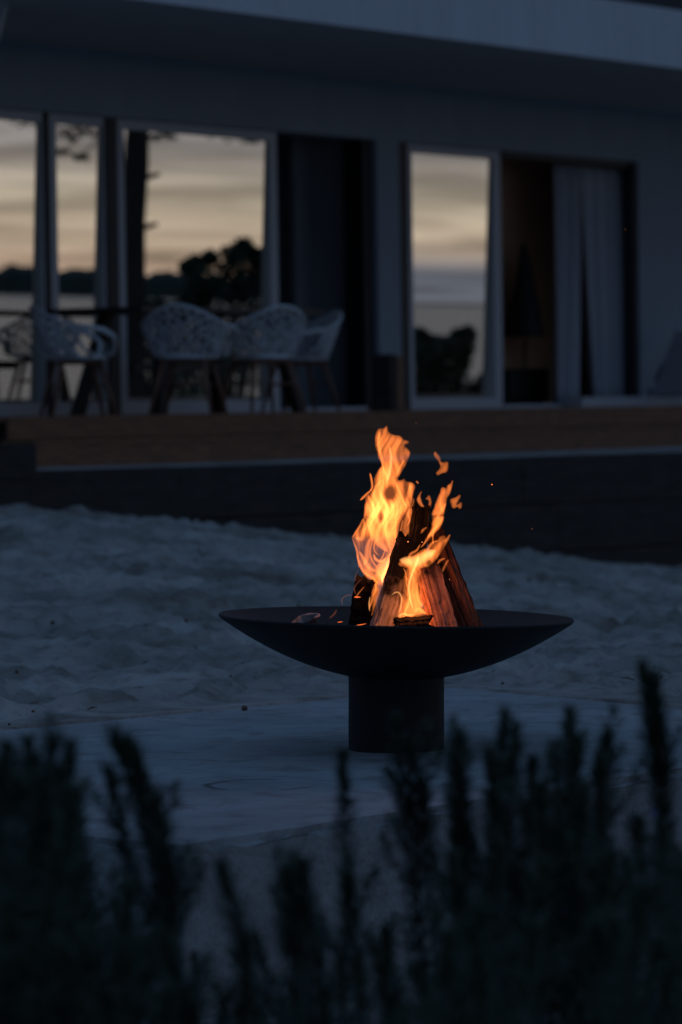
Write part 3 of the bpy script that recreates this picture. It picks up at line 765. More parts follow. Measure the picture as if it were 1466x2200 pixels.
# bark flake and embers
fl = MB()
pts = [c1(178, 1242), c1(230, 1200), c1(290, 1185), c1(345, 1188), c1(350, 1205), c1(310, 1215), c1(330, 1235), c1(260, 1248)]
n0 = len(fl.v)
for k, p in enumerate(pts): fl.v.append(FP(p, -.10+.02*math.sin(k)))
for k, p in enumerate(pts): fl.v.append(FP((p[0], p[1]+2.5), -.085+.02*math.sin(k)))
nP = len(pts); fl.face(*range(nP)); fl.face(*[nP+k for k in reversed(range(nP))])
for k in range(nP): fl.face(k, (k+1) % nP, nP+(k+1) % nP, nP+k)
tag(fl.build('bark_flake', mF), 'curled pale bark flake lying on the ash', 'bark')
for (a, b, wd_, off, lb) in ((c6(945, 1432), c6(1010, 1438), 2.2, -.12, 'small round glowing ember on the ash'), (c6(1085, 1440), c6(1232, 1412), 2.0, -.12, 'long thin glowing ember beside the grey split log'),
                        (c6(1095, 1100), c6(1168, 1102), 3.0, -.02, 'glowing ember at the edge of the charred stump'), (c6(900, 1395), c6(960, 1388), 1.4, -.06, 'tiny glowing ember behind the round ember')):
    m = MB(); A0, B0 = FP(a, off), FP(b, off); m.tube([A0, A0.lerp(B0, .3), A0.lerp(B0, .7), B0], [wd_*.25/844, wd_*.7/844, wd_*.5/844, wd_*.2/844], 6)
    tag(m.build('ember', M['ember']), lb, 'ember', 'embers in the fire bowl')

# ------------------------------------------------------------------ flames: closed, thin bodies of glowing gas
def flame_mat(name, c, s):
    m = bpy.data.materials.new(name); m.use_nodes = True; t = m.node_tree; t.nodes.clear()
    o = t.nodes.new('ShaderNodeOutputMaterial'); e = t.nodes.new('ShaderNodeEmission'); e.inputs[0].default_value = (*c, 1); e.inputs[1].default_value = s
    t.links.new(e.outputs[0], o.inputs['Volume']); return m
M['flame'] = flame_mat('flame_gas', (1.0, .225, .042), 64)
M['flame_hot'] = flame_mat('flame_gas_hot', (1.0, .40, .12), 60)
M['flame_faint'] = flame_mat('flame_gas_faint', (1.0, .25, .12), 14)
fire = thing('flames', 'bright orange flames rising from the stacked logs in the fire bowl', 'fire', (BC.x, BC.y, .25))
FL = tuple(fire.location)
def catmull(P, closed=True, sub=6):
    P = [Vector(p) for p in P]; n = len(P); out_ = []
    rngI = range(n) if closed else range(n-1)
    for i in rngI:
        p0 = P[(i-1) % n] if closed else P[max(i-1, 0)]; p1 = P[i]; p2 = P[(i+1) % n]; p3 = P[(i+2) % n] if closed else P[min(i+2, n-1)]
        for k in range(sub):
            t = k/sub
            out_.append(.5*((2*p1)+(p2-p0)*t+(2*p0-5*p1+4*p2-p3)*t*t+(3*p1-p0-3*p2+p3)*t**3))
    if not closed: out_.append(P[-1])
    return out_
def seg_dist(px_, py_, poly):
    d = np.full(px_.shape, 1e9); inside = np.zeros(px_.shape, bool); n = len(poly)
    for i in range(n):
        ax, ay = poly[i]; bx_, by_ = poly[(i+1) % n]
        ex, ey = bx_-ax, by_-ay; l2 = ex*ex+ey*ey+1e-12
        t = np.clip(((px_-ax)*ex+(py_-ay)*ey)/l2, 0, 1)
        d = np.minimum(d, np.hypot(px_-ax-t*ex, py_-ay-t*ey))
        if (ay > by_) != (ay < by_) and ay != by_: pass
        c = ((ay > py_) != (by_ > py_))
        with np.errstate(divide='ignore', invalid='ignore'):
            xin = (bx_-ax)*(py_-ay)/(by_-ay if by_ != ay else 1e-9)+ax
        inside ^= c & (px_ < xin)
    return d, inside
def sheet(pts, off, thick, w=6., mods=(), streak=.45, seed=1, mat='flame', step=2.4, warp=.02, floor=.12, rag=1.0):
    poly = catmull(pts, True, 5)
    P = np.array([(p.x, p.y) for p in poly])
    keep = [0]
    for i in range(1, len(P)):
        if np.hypot(*(P[i]-P[keep[-1]])) > 1.2: keep.append(i)
    P = P[keep]
    tg = np.roll(P, -1, 0)-np.roll(P, 1, 0); tg /= np.linalg.norm(tg, axis=1, keepdims=True)+1e-9
    ar = np.arange(len(P))
    amp = rag*min(1, (P.max(0)-P.min(0)).min()/40)*((vnoise(ar/3.1, ar*0+seed, 55)-.5)*1.3+(vnoise(ar/8.3, ar*0+seed, 56)-.5)*1.8)
    P = P+np.stack([-tg[:, 1], tg[:, 0]], 1)*amp[:, None]
    x0, y0 = P.min(0); x1, y1 = P.max(0)
    gx, gy = np.meshgrid(np.arange(x0, x1, step), np.arange(y0, y1, step)); gx = gx.ravel()+rng.uniform(-.3, .3, gx.size)*step; gy = gy.ravel()+rng.uniform(-.3, .3, gy.size)*step
    d, ins = seg_dist(gx, gy, P)
    k = ins & (d > step*.6); gx, gy, d = gx[k], gy[k], d[k]
    allp = [Vector((float(a), float(b))) for a, b in P]+[Vector((float(a), float(b))) for a, b in zip(gx, gy)]
    nb = len(P)
    vs, es, fs, ov, oe, of = delaunay_2d_cdt(allp, [(i, (i+1) % nb) for i in range(nb)], [], 1, 1e-4)
    V = np.array([(v.x, v.y) for v in vs])
    D = np.zeros(len(V)); bound = np.zeros(len(V), bool)
    for i, src in enumerate(ov):
        bound[i] = any(s < nb for s in src) or not src
    dd, _ = seg_dist(V[:, 0], V[:, 1], P)
    T = 1-np.exp(-dd/w)
    # streaks running along the flow, which bends with height
    sx = V[:, 0]+9*np.sin(V[:, 1]/31+seed)+5*np.sin(V[:, 1]/13+2*seed)
    st = vnoise(sx/8.5, V[:, 1]/60, seed*7)*.6+vnoise(sx/3.6, V[:, 1]/38, seed*7+1)*.4
    rg = lambda a, b, k: 1-np.abs(2*vnoise(a, b, seed*7+k)-1)
    rd_ = .55*rg(sx/15, V[:, 1]/70, 3)**2.5+.45*rg(sx/6.5, V[:, 1]/45, 4)**2.5
    T = T*(1-streak+streak*(.5*np.clip((st-.5)*1.7+.5, 0, 1)+1.7*rd_))
    for (cx, cy, rx, ry, amt) in mods:
        q = ((V[:, 0]-cx)/rx)**2+((V[:, 1]-cy)/ry)**2
        T = T*(1+amt*np.exp(-q**1.5)) if amt > 0 else T*(1+amt*np.exp(-q**2))
    T = np.maximum(T, floor*(1-np.exp(-dd/2.)))
    half_ = T*thick/2
    yo = off+warp*(vnoise(V[:, 0]/45, V[:, 1]/55, seed+100)-.5)*2
    vv = []; front = []; back = []
    for i in range(len(V)):
        if bound[i]: vv.append(FP(V[i], yo[i])); front.append(len(vv)-1); back.append(len(vv)-1)
        else:
            vv.append(FP(V[i], yo[i]-half_[i])); front.append(len(vv)-1)
            vv.append(FP(V[i], yo[i]+half_[i])); back.append(len(vv)-1)
    ff = []
    for f in fs:
        if all(bound[i] for i in f): continue
        a_, b_, c_ = (V[i] for i in f[:3])
        if (b_[0]-a_[0])*(c_[1]-a_[1])-(b_[1]-a_[1])*(c_[0]-a_[0]) > 0: f = list(reversed(f))   # counter-clockwise as seen from the front
        ff.append([front[i] for i in f]); ff.append([back[i] for i in reversed(f)])
    return mesh_obj('flame_tongue', vv, ff, M[mat], fire, smooth=False, ploc=FL)
def strand(pts, width, thick, off, mat='flame', ends=.15):
    P = catmull(pts, False, 6); n = len(P)
    W = width if hasattr(width, '__len__') else [width]
    vs = []; fs = []; seg = 16
    for i, p in enumerate(P):
        t = i/(n-1)
        k = t*(len(W)-1); w0 = W[int(k)]; w1_ = W[min(int(k)+1, len(W)-1)]; ww = w0+(w1_-w0)*(k-int(k))
        tp = min(1, t/.18, (1-t)/.18); tp = ends+(1-ends)*math.sin(tp*math.pi/2)
        d = (P[min(i+1, n-1)]-P[max(i-1, 0)]).normalized(); nn = Vector((-d.y, d.x))
        for s in range(seg):
            an = 2*math.pi*s/seg
            q = p+nn*(math.cos(an)*ww*.5*tp)
            sn = math.sin(an); vs.append(FP(q, off+math.copysign(abs(sn)**2.6, sn)*thick*.5*tp+.012*math.sin(t*5+pts[0][0])))
    for i in range(n-1):
        for s in range(seg): a, b = i*seg+s, i*seg+(s+1) % seg; fs.append((a, a+seg, b+seg, b))
    fs.append(tuple(range(seg))); fs.append(tuple((n-1)*seg+s for s in reversed(range(seg))))
    return outward(mesh_obj('flame_tongue', vs, fs, M[mat], fire, smooth=False, ploc=FL))
def outward(o):
    b = bmesh.new(); b.from_mesh(o.data); bmesh.ops.recalc_face_normals(b, faces=b.faces)
    if b.calc_volume(signed=True) < 0: bmesh.ops.reverse_faces(b, faces=b.faces)
    b.to_mesh(o.data); b.free(); return o
K = lambda f, *p: [f(*q) for q in p]

main_o = K(c1, (740, 90), (752, 130), (780, 145), (815, 150), (835, 172), (866, 184), (860, 204), (846, 208), (875, 245), (862, 290), (842, 340), (818, 382), (806, 404), (822, 408), (838, 400), (850, 415), (885, 422), (903, 442), (896, 480), (888, 520), (880, 560), (852, 600), (836, 625), (822, 665), (810, 720), (803, 780), (803, 830), (795, 860), (760, 930), (730, 985), (712, 1025), (696, 1036), (660, 1008), (620, 988), (600, 968), (585, 940), (572, 905), (564, 860), (560, 820), (550, 790), (529, 755), (536, 732), (562, 700), (590, 660), (600, 622), (606, 580), (610, 540), (614, 505), (632, 488), (655, 462), (660, 420), (666, 390), (685, 352), (702, 330), (704, 312), (690, 288), (680, 250), (668, 210), (668, 150), (680, 115), (700, 107), (722, 102))
cx, cy = c1(757, 487); h1 = (cx, cy, 15, 19, -1.0)
cx, cy = c1(702, 625); h2 = (cx, cy, 7, 13, -.85)
cx, cy = c1(690, 820); h3 = (cx, cy, 30, 40, -.80)
cx, cy = c1(605, 800); h4 = (cx, cy, 17, 30, -.72)
cx, cy = c1(850, 470); h5 = (cx, cy, 7, 22, -.8)
cx, cy = c1(700, 585); g1 = (cx, cy, 42, 26, 1.0)
cx, cy = c1(770, 900); g2 = (cx, cy, 16, 34, .9)
cx, cy = c1(740, 720); g3 = (cx, cy, 22, 40, .5)
cx, cy = c1(780, 200); g4 = (cx, cy, 40, 50, -.25)
cx, cy = c1(640, 880); g5 = (cx, cy, 24, 34, -.5)
sheet(main_o, .03, .020, 6, (h1, h2, h3, h4, h5, g1, g2, g3, g4, g5), .8, 1)
# broad inner bodies
sheet(K(c1, (700, 330), (745, 350), (790, 400), (800, 440), (815, 500), (860, 560), (820, 620), (800, 720), (795, 820), (750, 830), (700, 770), (650, 700), (622, 640), (618, 560), (640, 500), (670, 450), (680, 390)), .05, .012, 9, (h1, h2, g1), .8, 2)
sheet(K(c1, (690, 125), (712, 160), (712, 260), (735, 300), (760, 240), (775, 290), (765, 370), (740, 420), (712, 400), (705, 330), (690, 270), (682, 200)), .02, .010, 7, (), .7, 3)
# bright bands
HOT = 'flame_hot'
strand(K(c1, (622, 630), (655, 705), (695, 775), (745, 832)), (12, 22, 22, 6), .018, .02, 'flame')
strand(K(c1, (800, 800), (785, 850), (762, 905), (725, 975), (708, 1015)), (10, 26, 30, 20, 5), .028, .02, HOT)
strand(K(c1, (535, 752), (560, 815), (573, 880), (602, 945), (655, 985), (692, 1022)), (5, 6, 6, 8, 9, 4), .012, .0, 'flame')
strand(K(c1, (600, 632), (585, 670), (556, 715), (536, 750)), (4, 6, 6, 4), .010, .0)
strand(K(c1, (655, 752), (640, 830), (652, 882), (690, 930)), (3, 5, 6, 3), .010, .02)
strand(K(c1, (655, 858), (685, 888), (715, 880), (748, 850)), (3, 6, 5, 2), .009, .0)
strand(K(c1, (745, 570), (732, 660), (738, 740), (760, 820)), (4, 7, 8, 3), .012, .03)
strand(K(c1, (800, 545), (792, 640), (786, 730), (795, 800)), (4, 7, 8, 3), .011, .03)
strand(K(c1, (695, 130), (688, 200), (708, 290), (722, 380)), (4, 8, 8, 3), .012, .03)
strand(K(c1, (752, 210), (762, 290), (752, 370), (738, 420)), (4, 8, 9, 3), .012, .03, HOT)
strand(K(c1, (840, 290), (812, 340), (785, 395)), (3, 6, 3), .010, .03)
strand(K(c1, (640, 700), (660, 600), (655, 520), (675, 450), (720, 400)), (4, 9, 10, 9, 3), .012, .03)
strand(K(c1, (790, 420), (805, 470), (830, 530), (850, 570)), (5, 8, 8, 3), .012, .03)
strand(K(c1, (720, 400), (712, 450), (705, 510), (722, 555)), (5, 9, 9, 5), .012, .03)
strand(K(c1, (880, 430), (862, 490), (850, 560), (835, 600)), (6, 9, 8, 3), .009, .03)
# small tongues round it
strand(K(c1, (638, 368), (647, 405), (652, 450), (640, 474)), (4, 6, 6, 4), .016, .02, 'flame')
strand(K(c1, (655, 462), (625, 488), (600, 512), (580, 530)), (3, 6, 7, 3), .014, .02, 'flame')
sheet(K(c1, (1010, 248), (1024, 240), (1050, 275), (1056, 302), (1088, 300), (1100, 322), (1090, 362), (1060, 374), (1032, 386), (1021, 366), (1045, 335), (1032, 302), (1012, 272)), .03, .011, 4, (), .6, 5)
sheet(K(c8, (1230, 665), (1224, 752), (1194, 845), (1165, 895), (1152, 960), (1124, 1058), (1106, 1092), (1050, 1090), (985, 1085), (992, 1040), (1022, 945), (1060, 850), (1085, 778), (1116, 760), (1145, 775), (1160, 745), (1200, 715)), .0, .017, 4, (), .6, 6)
sheet(K(c8, (985, 1080), (1060, 1070), (1110, 1100), (1105, 1170), (1060, 1250), (985, 1340), (930, 1400), (880, 1440), (905, 1350), (960, 1250), (985, 1170)), -.01, .010, 5, (), .8, 21)
sheet(K(c8, (690, 1050), (730, 990), (770, 960), (760, 1050), (720, 1130), (690, 1230), (650, 1330), (620, 1420), (600, 1380), (625, 1250), (650, 1140)), .0, .008, 5, (), .8, 22)
sheet(K(c8, (1095, 1085), (1126, 1112), (1112, 1170), (1080, 1240), (1020, 1300), (990, 1375), (1005, 1440), (975, 1400), (982, 1330), (935, 1350), (880, 1410), (930, 1320), (985, 1230), (985, 1165), (1030, 1105)), -.02, .017, 3.5, (), .6, 7)
sheet(K(c8, (880, 738), (891, 790), (862, 860), (880, 940), (907, 992), (898, 1003), (850, 982), (824, 940), (814, 898), (840, 840), (872, 800)), .0, .013, 3, (), .3, 8)
sheet(K(c8, (950, 846), (977, 890), (986, 940), (970, 1000), (945, 1016), (912, 990), (938, 975), (944, 920), (898, 902), (925, 880)), .0, .012, 3, (), .4, 9)
sheet(K(c8, (1190, 902), (1250, 878), (1298, 848), (1316, 880), (1292, 925), (1268, 962), (1308, 930), (1332, 952), (1324, 1002), (1290, 1021), (1274, 994), (1240, 1012), (1208, 1000), (1194, 950)), .03, .010, 3.5, (), .5, 10)
strand(K(c8, (806, 700), (822, 712), (834, 730)), (3, 6, 3), .008, .0)
sheet(K(c8, (868, 1240), (950, 1200), (930, 1232), (870, 1290), (834, 1316), (858, 1262)), -.05, .014, 2.5, (), .3, 12)
sheet(K(c7, (866, 740), (870, 782), (822, 880), (780, 956), (758, 930), (780, 868), (820, 798)), -.10, .010, 3, (), .4, 13)
# fuller base of the fire behind the front flame
sheet(K(c7, (150, 1602), (165, 1440), (205, 1290), (230, 1160), (225, 1040), (262, 930), (330, 850), (430, 850), (480, 930), (470, 1060), (500, 1180), (500, 1290), (545, 1400), (575, 1545), (420, 1590), (280, 1605)), -.09, .010, 6, (), .9, 31)
sheet(K(c1, (640, 1000), (690, 930), (740, 850), (790, 800), (800, 860), (770, 930), (735, 1000), (705, 1060), (680, 1130), (660, 1190), (640, 1230), (650, 1150), (655, 1080)), .02, .012, 5, (), .8, 32)
sheet(K(c1, (845, 610), (880, 560), (892, 500), (905, 560), (900, 640), (880, 720), (850, 800), (830, 840), (822, 760), (830, 680)), .04, .009, 5, (), .8, 33)
sheet(K(c1, (985, 800), (1020, 770), (1050, 735), (1085, 740), (1060, 800), (1020, 850), (985, 880), (950, 890), (955, 850)), -.06, .010, 5, (), .7, 34)
# the flame in front, between the leaning logs
cx, cy = c7(390, 850); e1 = (cx, cy, 14, 16, .5)
cx, cy = c7(760, 620); e2 = (cx, cy, 16, 16, -.45)
cx, cy = c7(600, 820); e3 = (cx, cy, 6, 6, -.5)
cx, cy = c7(400, 800); e4 = (cx, cy, 5, 5, -.4)
sheet(K(c7, (163, 832), (200, 772), (300, 732), (420, 682), (480, 642), (560, 620), (640, 640), (680, 602), (760, 512), (830, 470), (892, 398), (852, 520), (802, 600), (742, 700), (690, 780), (622, 850), (560, 888), (482, 910), (442, 950), (430, 1050), (440, 1150), (480, 1300), (520, 1390), (490, 1440), (542, 1470), (565, 1530), (470, 1542), (400, 1560), (330, 1580), (240, 1590), (158, 1602), (172, 1540), (232, 1500), (252, 1400), (282, 1250), (302, 1100), (312, 950), (300, 905), (232, 882), (190, 870)), -.12, .019, 5, (e1, e2, e3, e4), .7, 14)
strand(K(c7, (450, 690), (410, 840), (350, 980), (312, 1150), (330, 1320), (378, 1490)), (5, 8, 6, 6, 6, 4), .016, -.13, HOT)
strand(K(c7, (232, 890), (268, 960), (276, 1090), (300, 1190), (290, 1300)), (3, 4, 4, 5, 3), .010, -.14)
strand(K(c7, (62, 1276), (125, 1230), (180, 1238), (212, 1310), (200, 1430), (168, 1550)), (2, 4, 5, 5, 5, 3), .011, -.15, HOT)
strand(K(c7, (390, 1500), (440, 1450), (500, 1490), (558, 1525)), (6, 9, 8, 4), .012, -.14)
strand(K(c7, (180, 780), (300, 800), (420, 800), (560, 720), (690, 640)), (12, 24, 28, 24, 8), .017, -.11, HOT)
strand(K(c7, (560, 660), (600, 590), (650, 540), (720, 520)), (6, 9, 6, 2), .012, -.11)
strand(K(c7, (300, 760), (340, 700), (420, 650), (470, 560)), (5, 8, 6, 2), .010, -.11)
strand(K(c7, (165, 1560), (230, 1520), (300, 1540), (400, 1530)), (4, 6, 6, 4), .012, -.14, HOT)
# veils and threads in the thin lower left of the fire
for pts_, wd_, th_ in (
    (((1285, 400), (1250, 520), (1240, 640), (1205, 740)), (8, 14, 16, 6), .012),
    (((1150, 560), (1200, 650), (1270, 760), (1360, 805)), (5, 10, 12, 5), .012),
    (((1318, 600), (1350, 660), (1425, 692)), (3, 7, 3), .016),
    (((1385, 400), (1332, 480), (1330, 560), (1392, 622)), (2, 4, 4, 2), .010),
    (((1455, 540), (1425, 630), (1375, 690)), (2, 5, 3), .012),
    (((1466, 640), (1405, 740), (1392, 830), (1440, 930)), (8, 20, 20, 8), .020),
    (((1200, 180), (1215, 300), (1180, 420), (1100, 400)), (4, 10, 12, 5), .010),
    (((1240, 240), (1290, 340), (1300, 450)), (4, 9, 5), .012),
    (((1120, 600), (1145, 700), (1150, 760)), (2, 5, 3), .008),
    (((1330, 960), (1345, 1010), (1310, 1100)), (5, 8, 3), .010)):
    strand(K(c6, *pts_), wd_, th_, .01)
for pts_, wd_, th_ in (
    (((790, 170), (735, 280), (650, 400), (640, 520), (655, 585)), (6, 9, 5, 4, 2), .010),
    (((705, 300), (600, 440), (520, 560), (470, 620)), (5, 6, 4, 2), .010),
    (((820, 0), (770, 90), (720, 160), (690, 230)), (6, 10, 9, 3), .010),
    (((700, 840), (740, 790), (810, 760)), (3, 7, 4), .008),
    (((250, 1000), (300, 1060), (320, 1140)), (2, 4, 2), .008),
    (((430, 1080), (420, 1220), (450, 1350), (500, 1430)), (4, 7, 7, 3), .010),
    (((300, 1560), (260, 1500), (300, 1400), (320, 1280)), (3, 7, 7, 3), .012),
    (((330, 60), (300, 150), (320, 240), (280, 330)), (5, 7, 5, 2), .010)):
    strand(K(c7, *pts_), wd_, th_, -.06 if pts_[0][0] > 600 else -.125)
# thin tongues on the charred stump
strand(K(c6, (1150, 760), (1106, 860), (1106, 925)), (2, 3, 2), .006, .0, 'flame_faint')
strand(K(c6, (1215, 975), (1150, 1050), (1120, 1092)), (2, 4, 4), .006, -.03)
strand(K(c6, (1185, 885), (1120, 950), (1095, 1010), (1112, 1070)), (2, 3, 4, 3), .008, -.03, 'flame_faint')
strand(K(c6, (1370, 890), (1320, 1030), (1308, 1120), (1262, 1250)), (4, 9, 9, 4), .010, -.05)
strand(K(c6, (1280, 1090), (1268, 1180), (1275, 1270)), (2, 5, 2), .010, -.05, HOT)
strand(K(c6, (960, 1200), (950, 1130), (1010, 1080), (1080, 1080)), (3, 4, 4, 2), .006, .0, 'flame_faint')
strand(K(c6, (800, 1350), (860, 1300), (890, 1240)), (3, 6, 2), .006, -.05, 'flame_faint')
strand(K(c1, (832, 640), (818, 700), (806, 780)), (4, 5, 3), .008, -.02)
for (x, y, r) in ((1057, 1040.5, 1.5), (1058.5, 1042, .8), (1344, 493, 1.0), (893.5, 909, .7), (1144, 1136, .6), (907, 1165, 1.4), (877, 1164, 2.0), (966, 1245, .9)):
    p = FP((x, y), -.06); bm = bmesh.new(); bmesh.ops.create_icosphere(bm, subdivisions=1, radius=.6*r/844)
    for v in bm.verts: v.co += p
    me = bpy.data.meshes.new('spark'); bm.to_mesh(me); bm.free(); me.materials.append(M['spark']); o = bpy.data.objects.new('spark', me); col.objects.link(o); o.parent = fire; o.matrix_parent_inverse = Matrix.Translation(-Vector(FL))
for (cx_, cy_, off, pw, rad) in ((700, 640, .0, .60, .06), (900, 900, -.15, .34, .03), (900, 1090, -.20, .75, .03), (700, 920, -.03, .30, .04), (1050, 620, -.03, .12, .03)):
    ld = bpy.data.lights.new('fire_light', 'POINT'); ld.energy = pw; ld.color = (1, .27, .06); ld.shadow_soft_size = rad
    lo = bpy.data.objects.new('fire_light', ld); col.objects.link(lo); lo.parent = fire; lo.location = FP(c1(cx_, cy_), off)-Vector(FL)

# ------------------------------------------------------------------ small litter on the sand
for (x, y, s, lb) in ((197, 1381, .012, 'small dark pebble on the sand between slab and wall'), (108, 1466, .017, 'dark brown clod of earth near the edge of the slab'), (300, 1487, .016, 'flat reddish clump of dry leaves behind the slab')):
    p = atZ(x, y, 0.0); p.z = float(ground_h(p.x, p.y))
    bm = bmesh.new(); bmesh.ops.create_icosphere(bm, subdivisions=2, radius=s)
    for v in bm.verts: v.co = Vector((v.co.x*(1.5 if s > .02 else 1.1), v.co.y*1.2, v.co.z*.45))*random.uniform(.85, 1.15)
    me = bpy.data.meshes.new('clod'); bm.to_mesh(me); bm.free(); me.materials.append(M['leaf_litter']); o = bpy.data.objects.new('clod', me); col.objects.link(o); o.location = p+Vector((0, 0, s*.15)); tag(o, lb, 'clod')

lt = MB(); rl = random.Random(9)
for i in range(260):
    x_ = rl.uniform(-3, 3); y_ = rl.uniform(10.5, 20)
    if max((x_-PB0.x)*(-bd.y)+(y_-PB0.y)*bd.x, (x_-PC.x)*(-rd.y)+(y_-PC.y)*rd.x) < .02 and rl.random() < .8: continue
    ix = min(np.searchsorted(xs, x_), nx-1); iy = min(np.searchsorted(ys, y_), ny-1); z_ = max(float(ZZ[iy, ix]), .002 if max((x_-PB0.x)*(-bd.y)+(y_-PB0.y)*bd.x, (x_-PC.x)*(-rd.y)+(y_-PC.y)*rd.x) < .02 else -9)
    an = rl.uniform(0, 3.14); l_ = rl.uniform(.008, .03); q_ = Vector((math.cos(an), math.sin(an), rl.uniform(-.2, .2)))*l_; p_ = Vector((x_, y_, z_+.004))
    if rl.random() < .6: lt.tube([p_-q_, p_+Vector((0, 0, .004)), p_+q_], [.0015, .003, .001], 5)
    else: lt.tube([p_-q_*.4, p_, p_+q_*.4], [.002, l_*.35, .002], 6)
lo_ = lt.build('ground_litter', M['leaf_litter']); lo_['kind'] = 'stuff'; tag(lo_, 'scattered twigs and leaf crumbs on the sand', 'litter')

# ------------------------------------------------------------------ what stands by the lake (seen mirrored in the doors)
GN = (NN - Vector((0, 0, 1))*TILT).normalized()
def mirror(x, y, t):
    d = ray(x, y); o = Vector((0, 0, CAM_Z)); s = (P0-o).xy.dot(NN.xy)/d.xy.dot(NN.xy)
    q = o+d*s; d = d.normalized(); r = d-2*d.dot(GN)*GN
    return q+r.normalized()*t, r.normalized()
def leaf_cloud(mb, centre, rad, n, size, rnd, flat=1.):
    for _ in range(n):
        v = Vector((rnd.gauss(0, 1), rnd.gauss(0, 1), rnd.gauss(0, 1))).normalized()*rnd.random()**.45
        p = Vector(centre)+Vector((v.x*rad[0], v.y*rad[1], v.z*rad[2]))
        a = Vector((rnd.uniform(-1, 1), rnd.uniform(-1, 1), rnd.uniform(-.6, .6)*flat)).normalized(); b = a.cross(Vector((rnd.uniform(-1, 1), rnd.uniform(-1, 1), rnd.uniform(-1, 1)))).normalized()
        s = size*rnd.uniform(.6, 1.3); k = len(mb.v)
        mb.v += [p-a*s, p+b*s*.45, p+a*s, p-b*s*.45]; mb.face(k, k+1, k+2, k+3)
tp, tdir = mirror(288, 480, 30.)
gz = float(ground_h(tp.x, tp.y))
side = mirror(305, 480, 30.)[0]-tp; side.z = 0; side.normalize()
pine = thing('pine_tree', 'tall dark pine trunk with broken branch stubs, mirrored in the glass door', 'tree', (tp.x, tp.y, gz-.1))
PLc = tuple(pine.location)
m = MB(); zs = np.linspace(gz-.1, 11, 16)
m.tube([Vector((tp.x+.03*math.sin(z*1.7), tp.y+.03*math.cos(z*1.3), z)) for z in zs], [.26-.012*i+.016*math.sin(i*2.3) for i in range(16)], 10)
m.build('trunk', M['bark'], pine, smooth=True, ploc=PLc)
for (yy, ln) in ((385, .42), (492, .40), (300, .45)):
    z = mirror(285, yy, 30.)[0].z; q = Vector((tp.x, tp.y, z))
    m = MB(); m.tube([q, q+side*ln*.6+Vector((0, 0, .05)), q+side*ln+Vector((0, 0, .09))], [.06, .045, .03], 7); m.build('stub', M['bark'], pine, ploc=PLc)
rn = random.Random(5); m = MB(); br = MB()
for k in range(46):
    z = rn.uniform(4.6, 12.5); an = rn.uniform(0, 6.28); ln = rn.uniform(.8, 3.2)*(1.15-(z-4)/12)
    e = Vector((tp.x+math.cos(an)*ln, tp.y+math.sin(an)*ln, z+.3)); br.tube([Vector((tp.x, tp.y, z-.3)), e], [.05, .015], 5)
    leaf_cloud(m, e, (.8, .8, .4), 130, .09, rn)
for (xx, yy, rr_, nn_) in ((60, 262, .30, 40), (25, 250, .4, 40), (150, 265, .35, 70), (140, 292, .25, 40), (128, 328, .14, 26), (172, 340, .2, 30), (185, 285, .25, 36), (350, 293, .22, 34), (440, 275, .5, 50), (505, 296, .25, 36), (545, 300, .2, 30), (230, 262, .35, 40), (320, 268, .35, 40)):
    q = mirror(xx, yy, 29.)[0]; leaf_cloud(m, q, (rr_, rr_, rr_*.35), nn_, .06, rn)
    br.tube([Vector((tp.x, tp.y, q.z+.9)), Vector(((tp.x+q.x)/2, (tp.y+q.y)/2, q.z+.55)), q], [.04, .025, .008], 5)
br.build('branches', M['bark'], pine, ploc=PLc)
m.build('crown', M['bush_leaf'], pine, ploc=PLc)
def shrub(label, blobs, t, n, seed):
    rnd = random.Random(seed)
    pts = [(mirror(x, y, t+rnd.uniform(-.4, .4))[0], r) for x, y, r in blobs]
    c = sum((p for p, r in pts), Vector())/len(pts); gz_ = float(ground_h(c.x, c.y))
    s = thing('shrub', label, 'shrub', (c.x, c.y, gz_-.05), group='shrubs by the lake')
    m = MB(); tr = MB()
    for p, r in pts:
        leaf_cloud(m, p, (r, r, r), n, .055, rnd)
        tr.tube([Vector((c.x+rnd.uniform(-.1, .1), c.y+rnd.uniform(-.1, .1), gz_-.05)), Vector(((c.x+p.x)/2, (c.y+p.y)/2, gz_+(p.z-gz_)*.5)), p], [.04, .03, .012], 6)
    tr.build('stem', M['bark'], s, ploc=s.location); m.build('foliage', M['bush_leaf'], s, ploc=s.location)
b1 = [(400, 575, .10), (420, 570, .16), (450, 555, .12), (440, 610, .28), (500, 560, .26), (525, 535, .16), (505, 620, .42), (560, 600, .25), (560, 560, .2), (560, 680, .5), (480, 700, .5), (420, 650, .22), (560, 780, .6), (450, 800, .6)]
shrub('broad dark shrub with ragged top mirrored in the wide glass door', b1, 26., 520, 1)
b2 = [(900, 735, .18), (895, 760, .2), (930, 760, .25), (960, 745, .17), (990, 725, .16), (1010, 718, .12), (985, 770, .25), (930, 820, .35), (980, 830, .3), (1050, 830, .2), (1030, 845, .16), (1055, 810, .12), (890, 820, .3), (1000, 880, .5), (920, 890, .5), (905, 725, .16), (940, 745, .2), (1000, 745, .2), (960, 790, .3), (1060, 850, .2)]
shrub('low dark shrub with two humps mirrored in the narrow glass door', b2, 26., 420, 2)

b3 = [(270+i*26, 672+10*math.sin(i*2.1), .26) for i in range(7)]+[(265+i*30, 740+8*math.sin(i), .5) for i in range(7)]+[(265+i*34, 830, .6) for i in range(7)]
shrub('low dark hedge at the foot of the pine, mirrored behind the armchairs', b3, 31., 260, 3)

